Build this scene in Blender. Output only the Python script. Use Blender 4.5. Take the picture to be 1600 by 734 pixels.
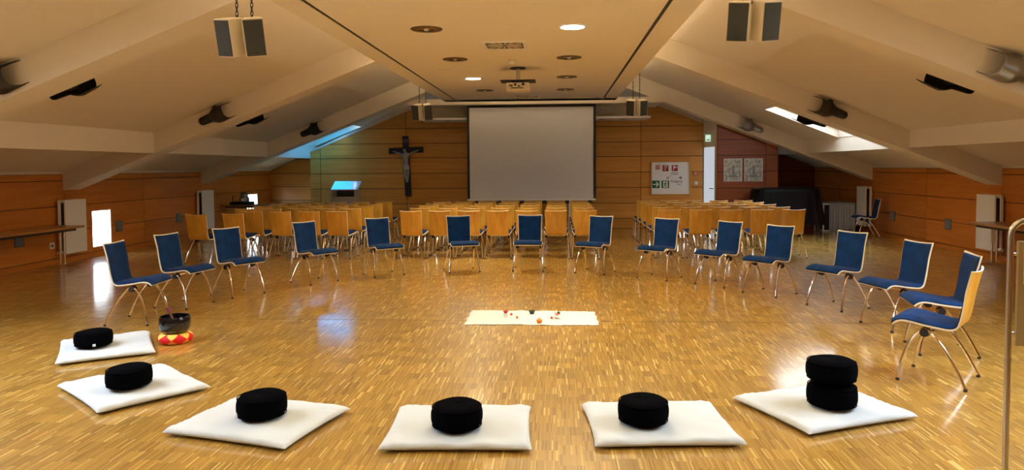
import bpy, math, random
from mathutils import Vector, Matrix
random.seed(7)
R = math.radians
PI = math.pi
C = bpy.context.scene.collection
SC = bpy.context.scene
for o in list(bpy.data.objects):
    bpy.data.objects.remove(o)

# ---------------------------------------------------------------- camera
cam_d = bpy.data.cameras.new('camera')
cam = bpy.data.objects.new('camera', cam_d)
C.objects.link(cam)
cam_d.sensor_width = 36.0
cam_d.lens = 36.0 * 1130.0 / 1600.0
cam_d.shift_y = -0.0358
cam_d.clip_end = 200
_yaw, _pitch, _roll = R(3.558), R(2.5), 0.0066
_F = Vector((-math.sin(_yaw) * math.cos(_pitch), math.cos(_yaw) * math.cos(_pitch), -math.sin(_pitch)))
_R = Vector((math.cos(_yaw), math.sin(_yaw), 0))
_U = _R.cross(_F)
_c, _s = math.cos(_roll), math.sin(_roll)
_R, _U = _c * _R - _s * _U, _s * _R + _c * _U
_M = Matrix((_R, _U, -_F)).transposed().to_4x4()
_M.translation = (0, 0, 1.55)
cam.matrix_world = _M
SC.camera = cam

# ---------------------------------------------------------------- world: pale bright sky
SC.view_settings.view_transform = 'Standard'
SC.view_settings.look = 'None'
SC.view_settings.gamma = 1
SC.view_settings.exposure = 0.0
w = bpy.data.worlds.new('sky')
SC.world = w
w.use_nodes = True
nt = w.node_tree
nt.nodes.clear()
wo = nt.nodes.new('ShaderNodeOutputWorld')
bg = nt.nodes.new('ShaderNodeBackground')
tc = nt.nodes.new('ShaderNodeTexCoord')
sx = nt.nodes.new('ShaderNodeSeparateXYZ')
mr = nt.nodes.new('ShaderNodeMapRange')
cr = nt.nodes.new('ShaderNodeValToRGB')
mr.inputs['From Min'].default_value = -0.3
mr.inputs['From Max'].default_value = 1.0
e = cr.color_ramp.elements
e[0].position, e[0].color = 0.0, (0.45, 0.47, 0.45, 1)
e[1].position, e[1].color = 1.0, (0.80, 0.86, 1.0, 1)
k = e.new(0.23); k.color = (0.9, 0.95, 1.0, 1)
nt.links.new(tc.outputs['Generated'], sx.inputs[0])
nt.links.new(sx.outputs['Z'], mr.inputs['Value'])
nt.links.new(mr.outputs[0], cr.inputs[0])
nt.links.new(cr.outputs[0], bg.inputs[0])
bg.inputs[1].default_value = 15.0
nt.links.new(bg.outputs[0], wo.inputs[0])

WARM = (1.0, 0.86, 0.58)
LAMP_POWER = 520.0        # one lit downlight
COVE_FILL_POWER = 260.0       # each unseen strip added above the flat ceiling
LAMP_BEAM = 150.0        # its cone, degrees


# ---------------------------------------------------------------- materials
def hexlin(r, g, b):
    f = lambda v: (v / 255 / 12.92) if v / 255 <= 0.04045 else ((v / 255 + 0.055) / 1.055) ** 2.4
    return (f(r), f(g), f(b), 1)


MATS = {}


def mat(name, col, rough=0.5, metal=0.0, coat=0.0, sheen=0.0, spec=0.5, emit=None, estr=0.0, bump=0.0, bscale=200.0, vary=0.0, vscale=4.0):
    if name in MATS:
        return MATS[name]
    m = bpy.data.materials.new(name)
    m.use_nodes = True
    b = m.node_tree.nodes['Principled BSDF']
    b.inputs['Base Color'].default_value = col if len(col) == 4 else (*col, 1)
    b.inputs['Roughness'].default_value = rough
    b.inputs['Metallic'].default_value = metal
    b.inputs['Coat Weight'].default_value = coat
    b.inputs['Coat Roughness'].default_value = 0.12
    b.inputs['Sheen Weight'].default_value = sheen
    b.inputs['Specular IOR Level'].default_value = spec
    if emit:
        b.inputs['Emission Color'].default_value = (*emit, 1)
        b.inputs['Emission Strength'].default_value = estr
    n = m.node_tree
    if vary > 0 or bump > 0:
        t = n.nodes.new('ShaderNodeTexCoord')
    if vary > 0:
        nz = n.nodes.new('ShaderNodeTexNoise')
        nz.inputs['Scale'].default_value = vscale
        nz.inputs['Detail'].default_value = 4
        hs = n.nodes.new('ShaderNodeHueSaturation')
        r = n.nodes.new('ShaderNodeMapRange')
        r.inputs['From Min'].default_value = 0.3
        r.inputs['From Max'].default_value = 0.7
        r.inputs['To Min'].default_value = 1 - vary
        r.inputs['To Max'].default_value = 1 + vary
        hs.inputs['Color'].default_value = b.inputs['Base Color'].default_value
        n.links.new(t.outputs['Object'], nz.inputs['Vector'])
        n.links.new(nz.outputs['Fac'], r.inputs['Value'])
        n.links.new(r.outputs[0], hs.inputs['Value'])
        n.links.new(hs.outputs[0], b.inputs['Base Color'])
    if bump > 0:
        nb = n.nodes.new('ShaderNodeTexNoise')
        nb.inputs['Scale'].default_value = bscale
        nb.inputs['Detail'].default_value = 3
        bp = n.nodes.new('ShaderNodeBump')
        bp.inputs['Strength'].default_value = bump
        bp.inputs['Distance'].default_value = 0.01
        n.links.new(t.outputs['Object'], nb.inputs['Vector'])
        n.links.new(nb.outputs['Fac'], bp.inputs['Height'])
        n.links.new(bp.outputs[0], b.inputs['Normal'])
    MATS[name] = m
    return m


def wood(name, dark, light, grain_axis, rough=0.4, coat=0.0, scale=1.0):
    """streaky veneer whose grain runs along grain_axis; each object gets its own shade"""
    if name in MATS:
        return MATS[name]
    m = bpy.data.materials.new(name)
    m.use_nodes = True
    n = m.node_tree
    b = n.nodes['Principled BSDF']
    b.inputs['Roughness'].default_value = rough
    b.inputs['Coat Weight'].default_value = coat
    b.inputs['Coat Roughness'].default_value = 0.15
    t = n.nodes.new('ShaderNodeTexCoord')
    mp = n.nodes.new('ShaderNodeMapping')
    s = [14 * scale] * 3
    s['XYZ'.index(grain_axis)] = 0.9 * scale
    mp.inputs['Scale'].default_value = s
    oi = n.nodes.new('ShaderNodeObjectInfo')
    mul = n.nodes.new('ShaderNodeVectorMath'); mul.operation = 'SCALE'
    mul.inputs[0].default_value = (37, 23, 51)
    n.links.new(oi.outputs['Random'], mul.inputs['Scale'])
    ad = n.nodes.new('ShaderNodeVectorMath'); ad.operation = 'ADD'
    n.links.new(t.outputs['Object'], mp.inputs['Vector'])
    n.links.new(mp.outputs[0], ad.inputs[0])
    n.links.new(mul.outputs[0], ad.inputs[1])
    nz = n.nodes.new('ShaderNodeTexNoise')
    nz.inputs['Scale'].default_value = 1.0
    nz.inputs['Detail'].default_value = 6
    nz.inputs['Distortion'].default_value = 0.4
    n.links.new(ad.outputs[0], nz.inputs['Vector'])
    ramp = n.nodes.new('ShaderNodeValToRGB')
    ramp.color_ramp.elements[0].position = 0.32
    ramp.color_ramp.elements[0].color = dark
    ramp.color_ramp.elements[1].position = 0.68
    ramp.color_ramp.elements[1].color = light
    n.links.new(nz.outputs['Fac'], ramp.inputs[0])
    hs = n.nodes.new('ShaderNodeHueSaturation')
    r = n.nodes.new('ShaderNodeMapRange')
    r.inputs['To Min'].default_value = 0.88
    r.inputs['To Max'].default_value = 1.12
    n.links.new(oi.outputs['Random'], r.inputs['Value'])
    n.links.new(r.outputs[0], hs.inputs['Value'])
    n.links.new(ramp.outputs[0], hs.inputs['Color'])
    n.links.new(hs.outputs[0], b.inputs['Base Color'])
    MATS[name] = m
    return m


def math_node(n, op, a, b=None, c=None):
    nd = n.nodes.new('ShaderNodeMath')
    nd.operation = op
    for i, v in enumerate((a, b, c)):
        if v is None:
            continue
        if isinstance(v, (int, float)):
            nd.inputs[i].default_value = v
        else:
            n.links.new(v, nd.inputs[i])
    return nd.outputs[0]


def parquet():
    m = bpy.data.materials.new('parquet')
    m.use_nodes = True
    n = m.node_tree
    b = n.nodes['Principled BSDF']
    t = n.nodes.new('ShaderNodeTexCoord')
    s = n.nodes.new('ShaderNodeSeparateXYZ')
    n.links.new(t.outputs['Object'], s.inputs[0])
    W_, L_ = 0.0088, 0.14
    ix = math_node(n, 'FLOOR', math_node(n, 'DIVIDE', s.outputs['X'], W_))
    wn0 = n.nodes.new('ShaderNodeTexWhiteNoise'); wn0.noise_dimensions = '1D'
    # strips are laid in fingers of eight, each finger shifted as one
    fx = math_node(n, 'FLOOR', math_node(n, 'DIVIDE', ix, 16.0))
    n.links.new(fx, wn0.inputs['W'])
    iy = math_node(n, 'FLOOR', math_node(n, 'ADD', math_node(n, 'DIVIDE', s.outputs['Y'], L_), wn0.outputs['Value']))
    cv = n.nodes.new('ShaderNodeCombineXYZ')
    n.links.new(ix, cv.inputs[0]); n.links.new(iy, cv.inputs[1])
    wn = n.nodes.new('ShaderNodeTexWhiteNoise'); wn.noise_dimensions = '2D'
    n.links.new(cv.outputs[0], wn.inputs['Vector'])
    ramp = n.nodes.new('ShaderNodeValToRGB')
    el = ramp.color_ramp.elements
    el[0].position, el[0].color = 0.0, PARQ[0]
    el[1].position, el[1].color = 1.0, PARQ[4]
    for p_, c_ in ((0.25, PARQ[1]), (0.8, PARQ[2]), (0.93, PARQ[3])):
        k_ = el.new(p_); k_.color = c_
    n.links.new(wn.outputs['Value'], ramp.inputs[0])
    # one tone per block of strips
    cb = n.nodes.new('ShaderNodeCombineXYZ')
    n.links.new(fx, cb.inputs[0]); n.links.new(iy, cb.inputs[1])
    wb = n.nodes.new('ShaderNodeTexWhiteNoise'); wb.noise_dimensions = '2D'
    n.links.new(cb.outputs[0], wb.inputs['Vector'])
    hs = n.nodes.new('ShaderNodeHueSaturation')
    r = n.nodes.new('ShaderNodeMapRange')
    r.inputs['To Min'].default_value = 0.86
    r.inputs['To Max'].default_value = 1.14
    n.links.new(wb.outputs['Value'], r.inputs['Value'])
    n.links.new(r.outputs[0], hs.inputs['Value'])
    n.links.new(ramp.outputs[0], hs.inputs['Color'])
    n.links.new(hs.outputs[0], b.inputs['Base Color'])
    b.inputs['Roughness'].default_value = 0.42
    b.inputs['Coat Weight'].default_value = 1.0
    b.inputs['Coat IOR'].default_value = 1.65
    nz = n.nodes.new('ShaderNodeTexNoise')
    nz.inputs['Scale'].default_value = 2.5
    nz.inputs['Detail'].default_value = 3
    n.links.new(t.outputs['Object'], nz.inputs['Vector'])
    rr = n.nodes.new('ShaderNodeMapRange')
    rr.inputs['To Min'].default_value = 0.07
    rr.inputs['To Max'].default_value = 0.17
    n.links.new(nz.outputs['Fac'], rr.inputs['Value'])
    n.links.new(rr.outputs[0], b.inputs['Coat Roughness'])
    bp = n.nodes.new('ShaderNodeBump')
    bp.inputs['Strength'].default_value = 0.12
    bp.inputs['Distance'].default_value = 0.002
    n.links.new(wn.outputs['Value'], bp.inputs['Height'])
    n.links.new(bp.outputs[0], b.inputs['Normal'])
    return m


def glass(name, tint):
    m = bpy.data.materials.new(name)
    m.use_nodes = True
    n = m.node_tree
    n.nodes.clear()
    out = n.nodes.new('ShaderNodeOutputMaterial')
    tr = n.nodes.new('ShaderNodeBsdfTransparent')
    tr.inputs[0].default_value = (*tint, 1)
    gl = n.nodes.new('ShaderNodeBsdfGlossy')
    gl.inputs['Roughness'].default_value = 0.02
    fr = n.nodes.new('ShaderNodeFresnel')
    fr.inputs[0].default_value = 1.45
    mx = n.nodes.new('ShaderNodeMixShader')
    sc_ = math_node(n, 'MULTIPLY', fr.outputs[0], 0.6)
    n.links.new(sc_, mx.inputs[0])
    n.links.new(tr.outputs[0], mx.inputs[1])
    n.links.new(gl.outputs[0], mx.inputs[2])
    n.links.new(mx.outputs[0], out.inputs[0])
    return m


PARQ = [hexlin(152, 110, 40), hexlin(172, 130, 52), hexlin(184, 142, 60), hexlin(200, 160, 78), hexlin(236, 202, 124)]
M_FLOOR = parquet()
M_PLASTER = mat('plaster', hexlin(226, 214, 194), 0.85, bump=0.05, bscale=60)
M_CEIL = mat('acoustic_ceiling', hexlin(238, 228, 208), 0.8)
M_WHITE = mat('white_paint', hexlin(245, 243, 238), 0.45)
M_PANX = wood('panel_wood_across', hexlin(198, 134, 52), hexlin(214, 152, 66), 'X', 0.42, 0.1)
M_PANY = wood('panel_wood_along', hexlin(200, 116, 40), hexlin(216, 134, 52), 'Y', 0.42, 0.1)
M_PANR = wood('panel_wood_red', hexlin(138, 66, 26), hexlin(156, 80, 34), 'X', 0.4, 0.1)
M_JOINT = mat('panel_joint', hexlin(52, 26, 12), 0.8)
M_BEECH = wood('beech_back', hexlin(206, 148, 48), hexlin(228, 174, 68), 'Z', 0.35, 0.2)
M_EDGE = mat('beech_edge', hexlin(246, 234, 206), 0.45)
M_BLUE = mat('blue_fabric', (0.002, 0.026, 0.105), 0.85, sheen=0.05, spec=0.15, vary=0.35, vscale=9)
M_CHROME = mat('chrome', (0.82, 0.80, 0.77), 0.12, 1.0)
M_STEEL = mat('brushed_steel', (0.58, 0.57, 0.52), 0.3, 1.0)
M_BLACK = mat('black_plastic', (0.012, 0.012, 0.013), 0.5)
M_FOOT = mat('dark_foot', (0.03, 0.025, 0.022), 0.5)
M_GRILLE = mat('speaker_grille', hexlin(62, 64, 58), 0.7, bump=0.3, bscale=900)
M_CREAM = mat('cream_cabinet', hexlin(226, 212, 182), 0.5)
M_LAMPMETAL = mat('lamp_metal', (0.030, 0.026, 0.020), 0.45, 0.4)
M_LAMPGREY = mat('lamp_metal_grey', (0.30, 0.30, 0.31), 0.35, 0.8)
M_COTTON = mat('white_cotton', hexlin(212, 220, 224), 0.9, sheen=0.2, bump=0.05, bscale=300)
M_ZAFU = mat('black_cotton', (0.0015, 0.0015, 0.0025), 0.95, spec=0.03)
M_DARKRING = mat('downlight_ring', hexlin(112, 90, 60), 0.4, 0.5)
M_REFL = mat('reflector', (0.8, 0.76, 0.7), 0.15, 1.0)
M_SCREEN = mat('screen_cloth', hexlin(228, 229, 232), 0.9)
M_LIT = mat('lit_lamp', (1, 0.95, 0.85), 0.5, emit=(1, 0.9, 0.72), estr=14)
M_GLASS = glass('window_glass', (0.92, 0.95, 0.96))
M_GLASSBLUE = glass('blue_sun_glass', (0.045, 0.50, 0.74))
M_GREYPLATE = mat('grey_plate', hexlin(120, 134, 140), 0.3)
M_TABLE = wood('table_veneer', hexlin(150, 104, 54), hexlin(182, 132, 74), 'Y', 0.3, 0.3)


# ---------------------------------------------------------------- mesh helpers
class MB:
    def __init__(self):
        self.v, self.f, self.m = [], [], []

    def add(self, vs, fs, mi=0, M=None):
        o = len(self.v)
        if M is not None:
            vs = [M @ Vector(p) for p in vs]
        self.v += [tuple(p) for p in vs]
        self.f += [[i + o for i in f] for f in fs]
        self.m += [mi] * len(fs)
        return self

    def box(self, x0, y0, z0, x1, y1, z1, M=None, mi=0):
        x0, x1 = min(x0, x1), max(x0, x1); y0, y1 = min(y0, y1), max(y0, y1); z0, z1 = min(z0, z1), max(z0, z1)
        vs = [(x0, y0, z0), (x1, y0, z0), (x1, y1, z0), (x0, y1, z0), (x0, y0, z1), (x1, y0, z1), (x1, y1, z1), (x0, y1, z1)]
        fs = [(0, 3, 2, 1), (4, 5, 6, 7), (0, 1, 5, 4), (1, 2, 6, 5), (2, 3, 7, 6), (3, 0, 4, 7)]
        return self.add(vs, fs, mi, M)

    def prism(self, poly, a, b, axis='Y', M=None, mi=0):
        """poly in the two other axes (x,z for Y; y,z for X; x,y for Z), extruded from a to b"""
        n = len(poly)
        P = {'Y': lambda p, t: (p[0], t, p[1]), 'X': lambda p, t: (t, p[0], p[1]), 'Z': lambda p, t: (p[0], p[1], t)}[axis]
        vs = [P(p, a) for p in poly] + [P(p, b) for p in poly]
        fs = [list(range(n)), list(range(2 * n - 1, n - 1, -1))] + [(i, i + n, (i + 1) % n + n, (i + 1) % n) for i in range(n)]
        return self.add(vs, fs, mi, M)

    def tube(self, path, r, n=8, M=None, closed=False, mi=0):
        path = [Vector(p) for p in path]
        rs = r if isinstance(r, (list, tuple)) else [r] * len(path)
        vs, fs, N = [], [], len(path)
        prev = None
        for i, p in enumerate(path):
            if closed:
                d = path[(i + 1) % N] - path[i - 1]
            else:
                d = path[min(i + 1, N - 1)] - path[max(i - 1, 0)]
            d.normalize()
            if prev is None:
                u = d.orthogonal().normalized()
            else:
                u = (prev - d * prev.dot(d)).normalized()
            prev = u
            q = d.cross(u)
            for j in range(n):
                a = 2 * PI * j / n
                vs.append(p + (u * math.cos(a) + q * math.sin(a)) * rs[i])
        for i in range(N if closed else N - 1):
            i2 = (i + 1) % N
            for j in range(n):
                fs.append((i * n + j, i * n + (j + 1) % n, i2 * n + (j + 1) % n, i2 * n + j))
        if not closed:
            fs.append(list(range(n - 1, -1, -1)))
            fs.append([(N - 1) * n + j for j in range(n)])
        return self.add(vs, fs, mi, M)

    def lathe(self, prof, n=24, M=None, mi=0, ripple=0, cnt=0):
        """prof list of (r,z) from bottom to top, closed with caps where r>0 at the ends"""
        vs, fs = [], []
        for (r, z) in prof:
            for j in range(n):
                a = 2 * PI * j / n
                vs.append((r * math.cos(a), r * math.sin(a), z))
        for i in range(len(prof) - 1):
            for j in range(n):
                fs.append((i * n + j, i * n + (j + 1) % n, (i + 1) * n + (j + 1) % n, (i + 1) * n + j))
        fs.append(list(range(n - 1, -1, -1)))
        fs.append([(len(prof) - 1) * n + j for j in range(n)])
        return self.add(vs, fs, mi, M)

    def grid(self, fn, nu, nv, mi=0, M=None, flip=False):
        vs = [fn(i / nu, j / nv) for i in range(nu + 1) for j in range(nv + 1)]
        fs = []
        for i in range(nu):
            for j in range(nv):
                q = (i * (nv + 1) + j, (i + 1) * (nv + 1) + j, (i + 1) * (nv + 1) + j + 1, i * (nv + 1) + j + 1)
                fs.append(q[::-1] if flip else q)
        return self.add(vs, fs, mi, M)

    def mesh(self, name, mats, smooth=False):
        me = bpy.data.meshes.new(name)
        me.from_pydata(self.v, [], self.f)
        for m_ in (mats if isinstance(mats, (list, tuple)) else [mats]):
            me.materials.append(m_)
        if isinstance(mats, (list, tuple)):
            me.polygons.foreach_set('material_index', self.m)
        if smooth:
            me.polygons.foreach_set('use_smooth', [True] * len(me.polygons))
            me.set_sharp_from_angle(angle=R(42))
        me.update()
        return me

    def build(self, name, mats, parent=None, loc=(0, 0, 0), rot=(0, 0, 0), smooth=False, bevel=0):
        o = bpy.data.objects.new(name, self.mesh(name, mats, smooth))
        C.objects.link(o)
        o.location = loc
        o.rotation_euler = rot
        if parent:
            o.parent = parent
        if bevel:
            b = o.modifiers.new('bevel', 'BEVEL')
            b.width = bevel
            b.segments = 2
            b.limit_method = 'ANGLE'
            o.data.polygons.foreach_set('use_smooth', [True] * len(o.data.polygons))
            wn_ = o.modifiers.new('normals', 'WEIGHTED_NORMAL')
            wn_.keep_sharp = True
        return o


def empty(name, loc=(0, 0, 0), rz=0.0, rot=None):
    o = bpy.data.objects.new(name, None)
    C.objects.link(o)
    o.location = loc
    o.rotation_euler = rot if rot else (0, 0, rz)
    o.empty_display_size = 0.1
    return o


def tag(o, label=None, cat=None, group=None, kind=None):
    if label: o['label'] = label
    if cat: o['category'] = cat
    if group: o['group'] = group
    if kind: o['kind'] = kind
    return o


def struct(o, label, cat):
    return tag(o, label, cat, None, 'structure')


def copy_tree(o, parent=None):
    c = o.copy()
    C.objects.link(c)
    if parent:
        c.parent = parent
        c.matrix_parent_inverse = o.matrix_parent_inverse
    for ch in list(o.children):
        copy_tree(ch, c)
    return c


def clip(poly, a, b, c):
    """keep a*x+b*y<=c"""
    out = []
    for i in range(len(poly)):
        p, q = poly[i], poly[(i + 1) % len(poly)]
        dp, dq = a * p[0] + b * p[1] - c, a * q[0] + b * q[1] - c
        if dp <= 0:
            out.append(p)
        if dp * dq < 0:
            t = dp / (dp - dq)
            out.append((p[0] + (q[0] - p[0]) * t, p[1] + (q[1] - p[1]) * t))
    return out


# ---------------------------------------------------------------- room numbers
XL, XR = -8.25, 7.10
Y0, YB, YN = -3.0, 18.1, 20.4
WT = 1.51                       # knee wall height
SL = 0.40                       # roof slope
XC = (XL + XR) / 2
ZC = 2.97                       # suspended ceiling
XCL, XCR = -2.42, 1.27
roofL = lambda x: WT + SL * (x - XL)
roofR = lambda x: WT + SL * (XR - x)
RIDGE = roofL(XC)

# ---------------------------------------------------------------- floor
fl = MB().box(XL - 0.2, Y0, -0.2, XR + 0.2, YN + 0.1, 0).build('floor', M_FLOOR)
struct(fl, 'glossy honey-coloured strip parquet floor of the whole hall', 'floor')
sj = MB().box(XL + 0.05, 7.212, -0.002, XR - 0.05, 7.222, 0.0012).build('trim_1', mat('joint_strip', hexlin(120, 84, 40), 0.5))
struct(sj, 'thin dark expansion joint running across the parquet in front of the white cloth', 'floor joint')


# ---------------------------------------------------------------- wood clad walls
def side_wall(name, side, X, label, holes, joints, zs, m):
    sgn = -1 if side == 'L' else 1
    mb = MB()
    ys = sorted({Y0, YN} | {h[0] for h in holes} | {h[1] for h in holes})
    for a, b in zip(ys[:-1], ys[1:]):
        h = [q for q in holes if q[0] <= a and b <= q[1]]
        if h:
            mb.box(X, a, 0, X + sgn * 0.11, b, h[0][2]); mb.box(X, a, h[0][3], X + sgn * 0.11, b, WT + 0.06)
        else:
            mb.box(X, a, 0, X + sgn * 0.11, b, WT + 0.06)
    wall = mb.build(name, M_JOINT)
    struct(wall, label, 'wall')
    g = 0.006
    for y0, y1 in zip(joints[:-1], joints[1:]):
        for z0, z1 in zip(zs[:-1], zs[1:]):
            rects = [(y0 + g, y1 - g, z0 + g, z1 - g)]
            for h in holes:
                nxt = []
                for (a, b, c, d) in rects:
                    if h[1] <= a or h[0] >= b or h[3] <= c or h[2] >= d:
                        nxt.append((a, b, c, d)); continue
                    if h[0] > a: nxt.append((a, h[0], c, d))
                    if h[1] < b: nxt.append((h[1], b, c, d))
                    aa, bb = max(a, h[0]), min(b, h[1])
                    if h[2] > c: nxt.append((aa, bb, c, h[2]))
                    if h[3] < d: nxt.append((aa, bb, h[3], d))
                rects = nxt
            for (a, b, c, d) in rects:
                if b - a < 0.02 or d - c < 0.02: continue
                MB().box(X, a, c, X - sgn * 0.014, b, d).build('panel', m, wall)
    return wall


WINS_L = [(12.32, 12.87, 0.16, 0.82), (18.75, 19.45, 0.16, 0.86)]
side_wall('wall_left', 'L', XL, 'low left knee wall clad in orange-brown wooden panels', WINS_L,
          [Y0, -0.6, 2.2, 4.55, 6.95, 9.25, 11.6, 13.95, 16.3, 18.4, YN], [0.085, 0.51, 0.94, 1.365, WT - 0.035], M_PANY)
side_wall('wall_right', 'R', XR, 'low right knee wall clad in orange-brown wooden panels', [],
          [Y0, -0.6, 2.6, 4.95, 7.3, 9.65, 12.0, 14.35, 16.75, 18.6, YN], [0.085, 0.50, 0.935, 1.375, WT - 0.035], M_PANY)
for nm, X, s_ in (('baseboard_left', XL, 1), ('baseboard_right', XR, -1)):
    b_ = MB().box(X, Y0, 0, X + s_ * 0.022, YN, 0.08).build(nm, M_PANY)
    struct(b_, 'wooden skirting board along the foot of the %s wall' % nm.split('_')[1], 'baseboard')


for nm, X, s_ in (('trim_5', XL, 1), ('trim_6', XR, -1)):
    b_ = MB().box(X, Y0, WT - 0.035, X + s_ * 0.02, YN, WT + 0.03).build(nm, M_PLASTER)
    struct(b_, 'pale strip between the %s wall panels and the sloping ceiling' % ('left' if s_ > 0 else 'right'), 'trim')


def clad_wall(name, label, x0, x1, y, zs, cols, top, m, depth=0.15, gap=0.007):
    """wall facing -Y between x0,x1; top: list of half planes a*x+b*z<=c"""
    base = [(x0, 0), (x1, 0), (x1, 6), (x0, 6)]
    for h in top: base = clip(base, *h)
    wall = MB().prism(base, y, y + depth, 'Y').build(name, M_JOINT)
    struct(wall, label, 'wall')
    for xa, xb in zip(cols[:-1], cols[1:]):
        for za, zb in zip(zs[:-1], zs[1:]):
            p = [(xa + gap, za + gap), (xb - gap, za + gap), (xb - gap, zb - gap), (xa + gap, zb - gap)]
            for h in top: p = clip(p, *h)
            if len(p) < 3: continue
            if max(q[0] for q in p) - min(q[0] for q in p) < 0.04 or max(q[1] for q in p) - min(q[1] for q in p) < 0.04: continue
            MB().prism(p, y, y - 0.016, 'Y').build('panel', m, wall)
    return wall


ZB = [0.0, 0.245, 0.63, 1.015, 1.40, 1.785, 2.15, 2.53, 3.3]
clad_wall('wall_back', 'end wall clad in long golden-brown wooden panels behind the screen', -6.27, 3.6, YB, ZB,
          [-6.27, -6.0, -3.79, -0.85, 2.08, 3.6],
          [(-SL, 1, roofL(0) - 0.35), (0.397, 1, 4.012), (0, 1, 3.05)], M_PANX)
clad_wall('wall_back_niche_left', 'dark wooden panelled end of the niche left of the main end wall', XL, -5.6, YN, ZB,
          [XL, -5.6], [(-SL, 1, roofL(0) - 0.02)], M_PANX)
clad_wall('wall_back_niche_right', 'dark reddish panelled end of the niche behind the black covered piano', 4.6, XR, YN, ZB,
          [4.6, XR], [(SL, 1, roofR(0) - 0.02)], M_PANR)
clad_wall('wall_posters', 'reddish-brown panelled wall section carrying two framed posters', 3.73, 5.14, 17.2, ZB,
          [3.73, 4.86, 5.14], [(SL, 1, roofR(0) - 0.25)], M_PANR)
# closed back of the main end wall / niche walls
cl = MB().prism([(XL - 0.3, 0), (XR + 0.3, 0), (XR + 0.3, WT), (XC, RIDGE + 0.3), (XL - 0.3, WT)], YN + 0.16, YN + 0.36, 'Y').build('wall_end', M_PLASTER)
struct(cl, 'outer gable wall at the far end of the attic hall', 'wall')
cl = MB().prism([(XL - 0.3, 0), (XR + 0.3, 0), (XR + 0.3, WT), (XC, RIDGE + 0.3), (XL - 0.3, WT)], Y0 - 0.2, Y0, 'Y').build('wall_front', M_PANX)
struct(cl, 'wooden gable wall at the near end of the hall', 'wall')
# slanted white return with the door
ret = MB()
A_, B_ = Vector((3.73, 17.2, 0)), Vector((3.6, 18.1, 0))
dirv = (B_ - A_).normalized()
Mret = Matrix.Translation(A_) @ Matrix((( dirv.x, -dirv.y, 0, 0), (dirv.y, dirv.x, 0, 0), (0, 0, 1, 0), (0, 0, 0, 1)))
Lr = (B_ - A_).length
ret.box(0, -0.06, 0, 0.13, 0.0, 2.66, Mret); ret.box(0.13, -0.06, 2.0, Lr, 0, 2.62, Mret); ret.box(0.13, -0.06, 0, Lr, -0.05, 2.0, Mret)
ro = ret.build('wall_return', M_PLASTER)
struct(ro, 'narrow white wall return between end wall and poster wall', 'wall')
d_ = MB().box(0.14, -0.048, 0.01, Lr - 0.02, -0.012, 1.985, Mret).build('door_1', mat('door_corridor_glow', hexlin(226, 232, 238), 0.3, emit=(0.72, 0.86, 1.0), estr=0.55))  # emission stands in for light from the corridor behind
struct(d_, 'door in the return beside the notice case, its glow standing in for corridor light', 'door')
MB().tube([Mret @ Vector((0.24, -0.012, 1.0)), Mret @ Vector((0.24, 0.035, 1.0)), Mret @ Vector((0.36, 0.035, 1.0))], 0.011).build('handle', M_BLACK, d_)


# ---------------------------------------------------------------- roof slopes with skylight holes
def roof(name, side, holes, label):
    """holes in (xa,xb,ya,yb), xa the eave side"""
    mb = MB()
    sg = 1 if side == 'L' else -1
    X0 = XL if side == 'L' else XR
    Z = roofL if side == 'L' else roofR
    T = 0.26

    def slab(xa, xb, ya, yb):
        p = [(xa, Z(xa)), (xb, Z(xb)), (xb, Z(xb) + T), (xa, Z(xa) + T)]
        if side == 'R': p = p[::-1]
        mb.prism(p, ya, yb, 'Y')
    ys = sorted({Y0, YN + 0.2} | {h[2] for h in holes} | {h[3] for h in holes})
    for a, b in zip(ys[:-1], ys[1:]):
        h = [q for q in holes if q[2] <= a and b <= q[3]]
        if h:
            slab(X0 - sg * 0.3, h[0][0], a, b); slab(h[0][1], XC, a, b)
        else:
            slab(X0 - sg * 0.3, XC, a, b)
    o = mb.build(name, M_PLASTER)
    struct(o, label, 'ceiling')
    return o


SKY_L = [(-6.62, -4.3, 2.75, 4.1), (-6.62, -4.3, 4.25, 5.6), (-6.64, -5.35, 17.1, 19.6)]
SKY_R = [(5.62, 3.2, 3.1, 4.4), (5.62, 3.2, 4.55, 5.85), (5.64, 4.2, 12.75, 14.95)]
roof('ceiling_left', 'L', SKY_L, 'left sloping roof ceiling in warm white plaster')
roof('ceiling_right', 'R', SKY_R, 'right sloping roof ceiling in warm white plaster')
wn_no = 0


def window(frame_mb, pane_mb, gm, label):
    global wn_no
    wn_no += 1
    f = frame_mb.build('window_%d' % wn_no, M_WHITE)
    struct(f, label, 'window')
    pane_mb.build('pane', gm, f)


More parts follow.
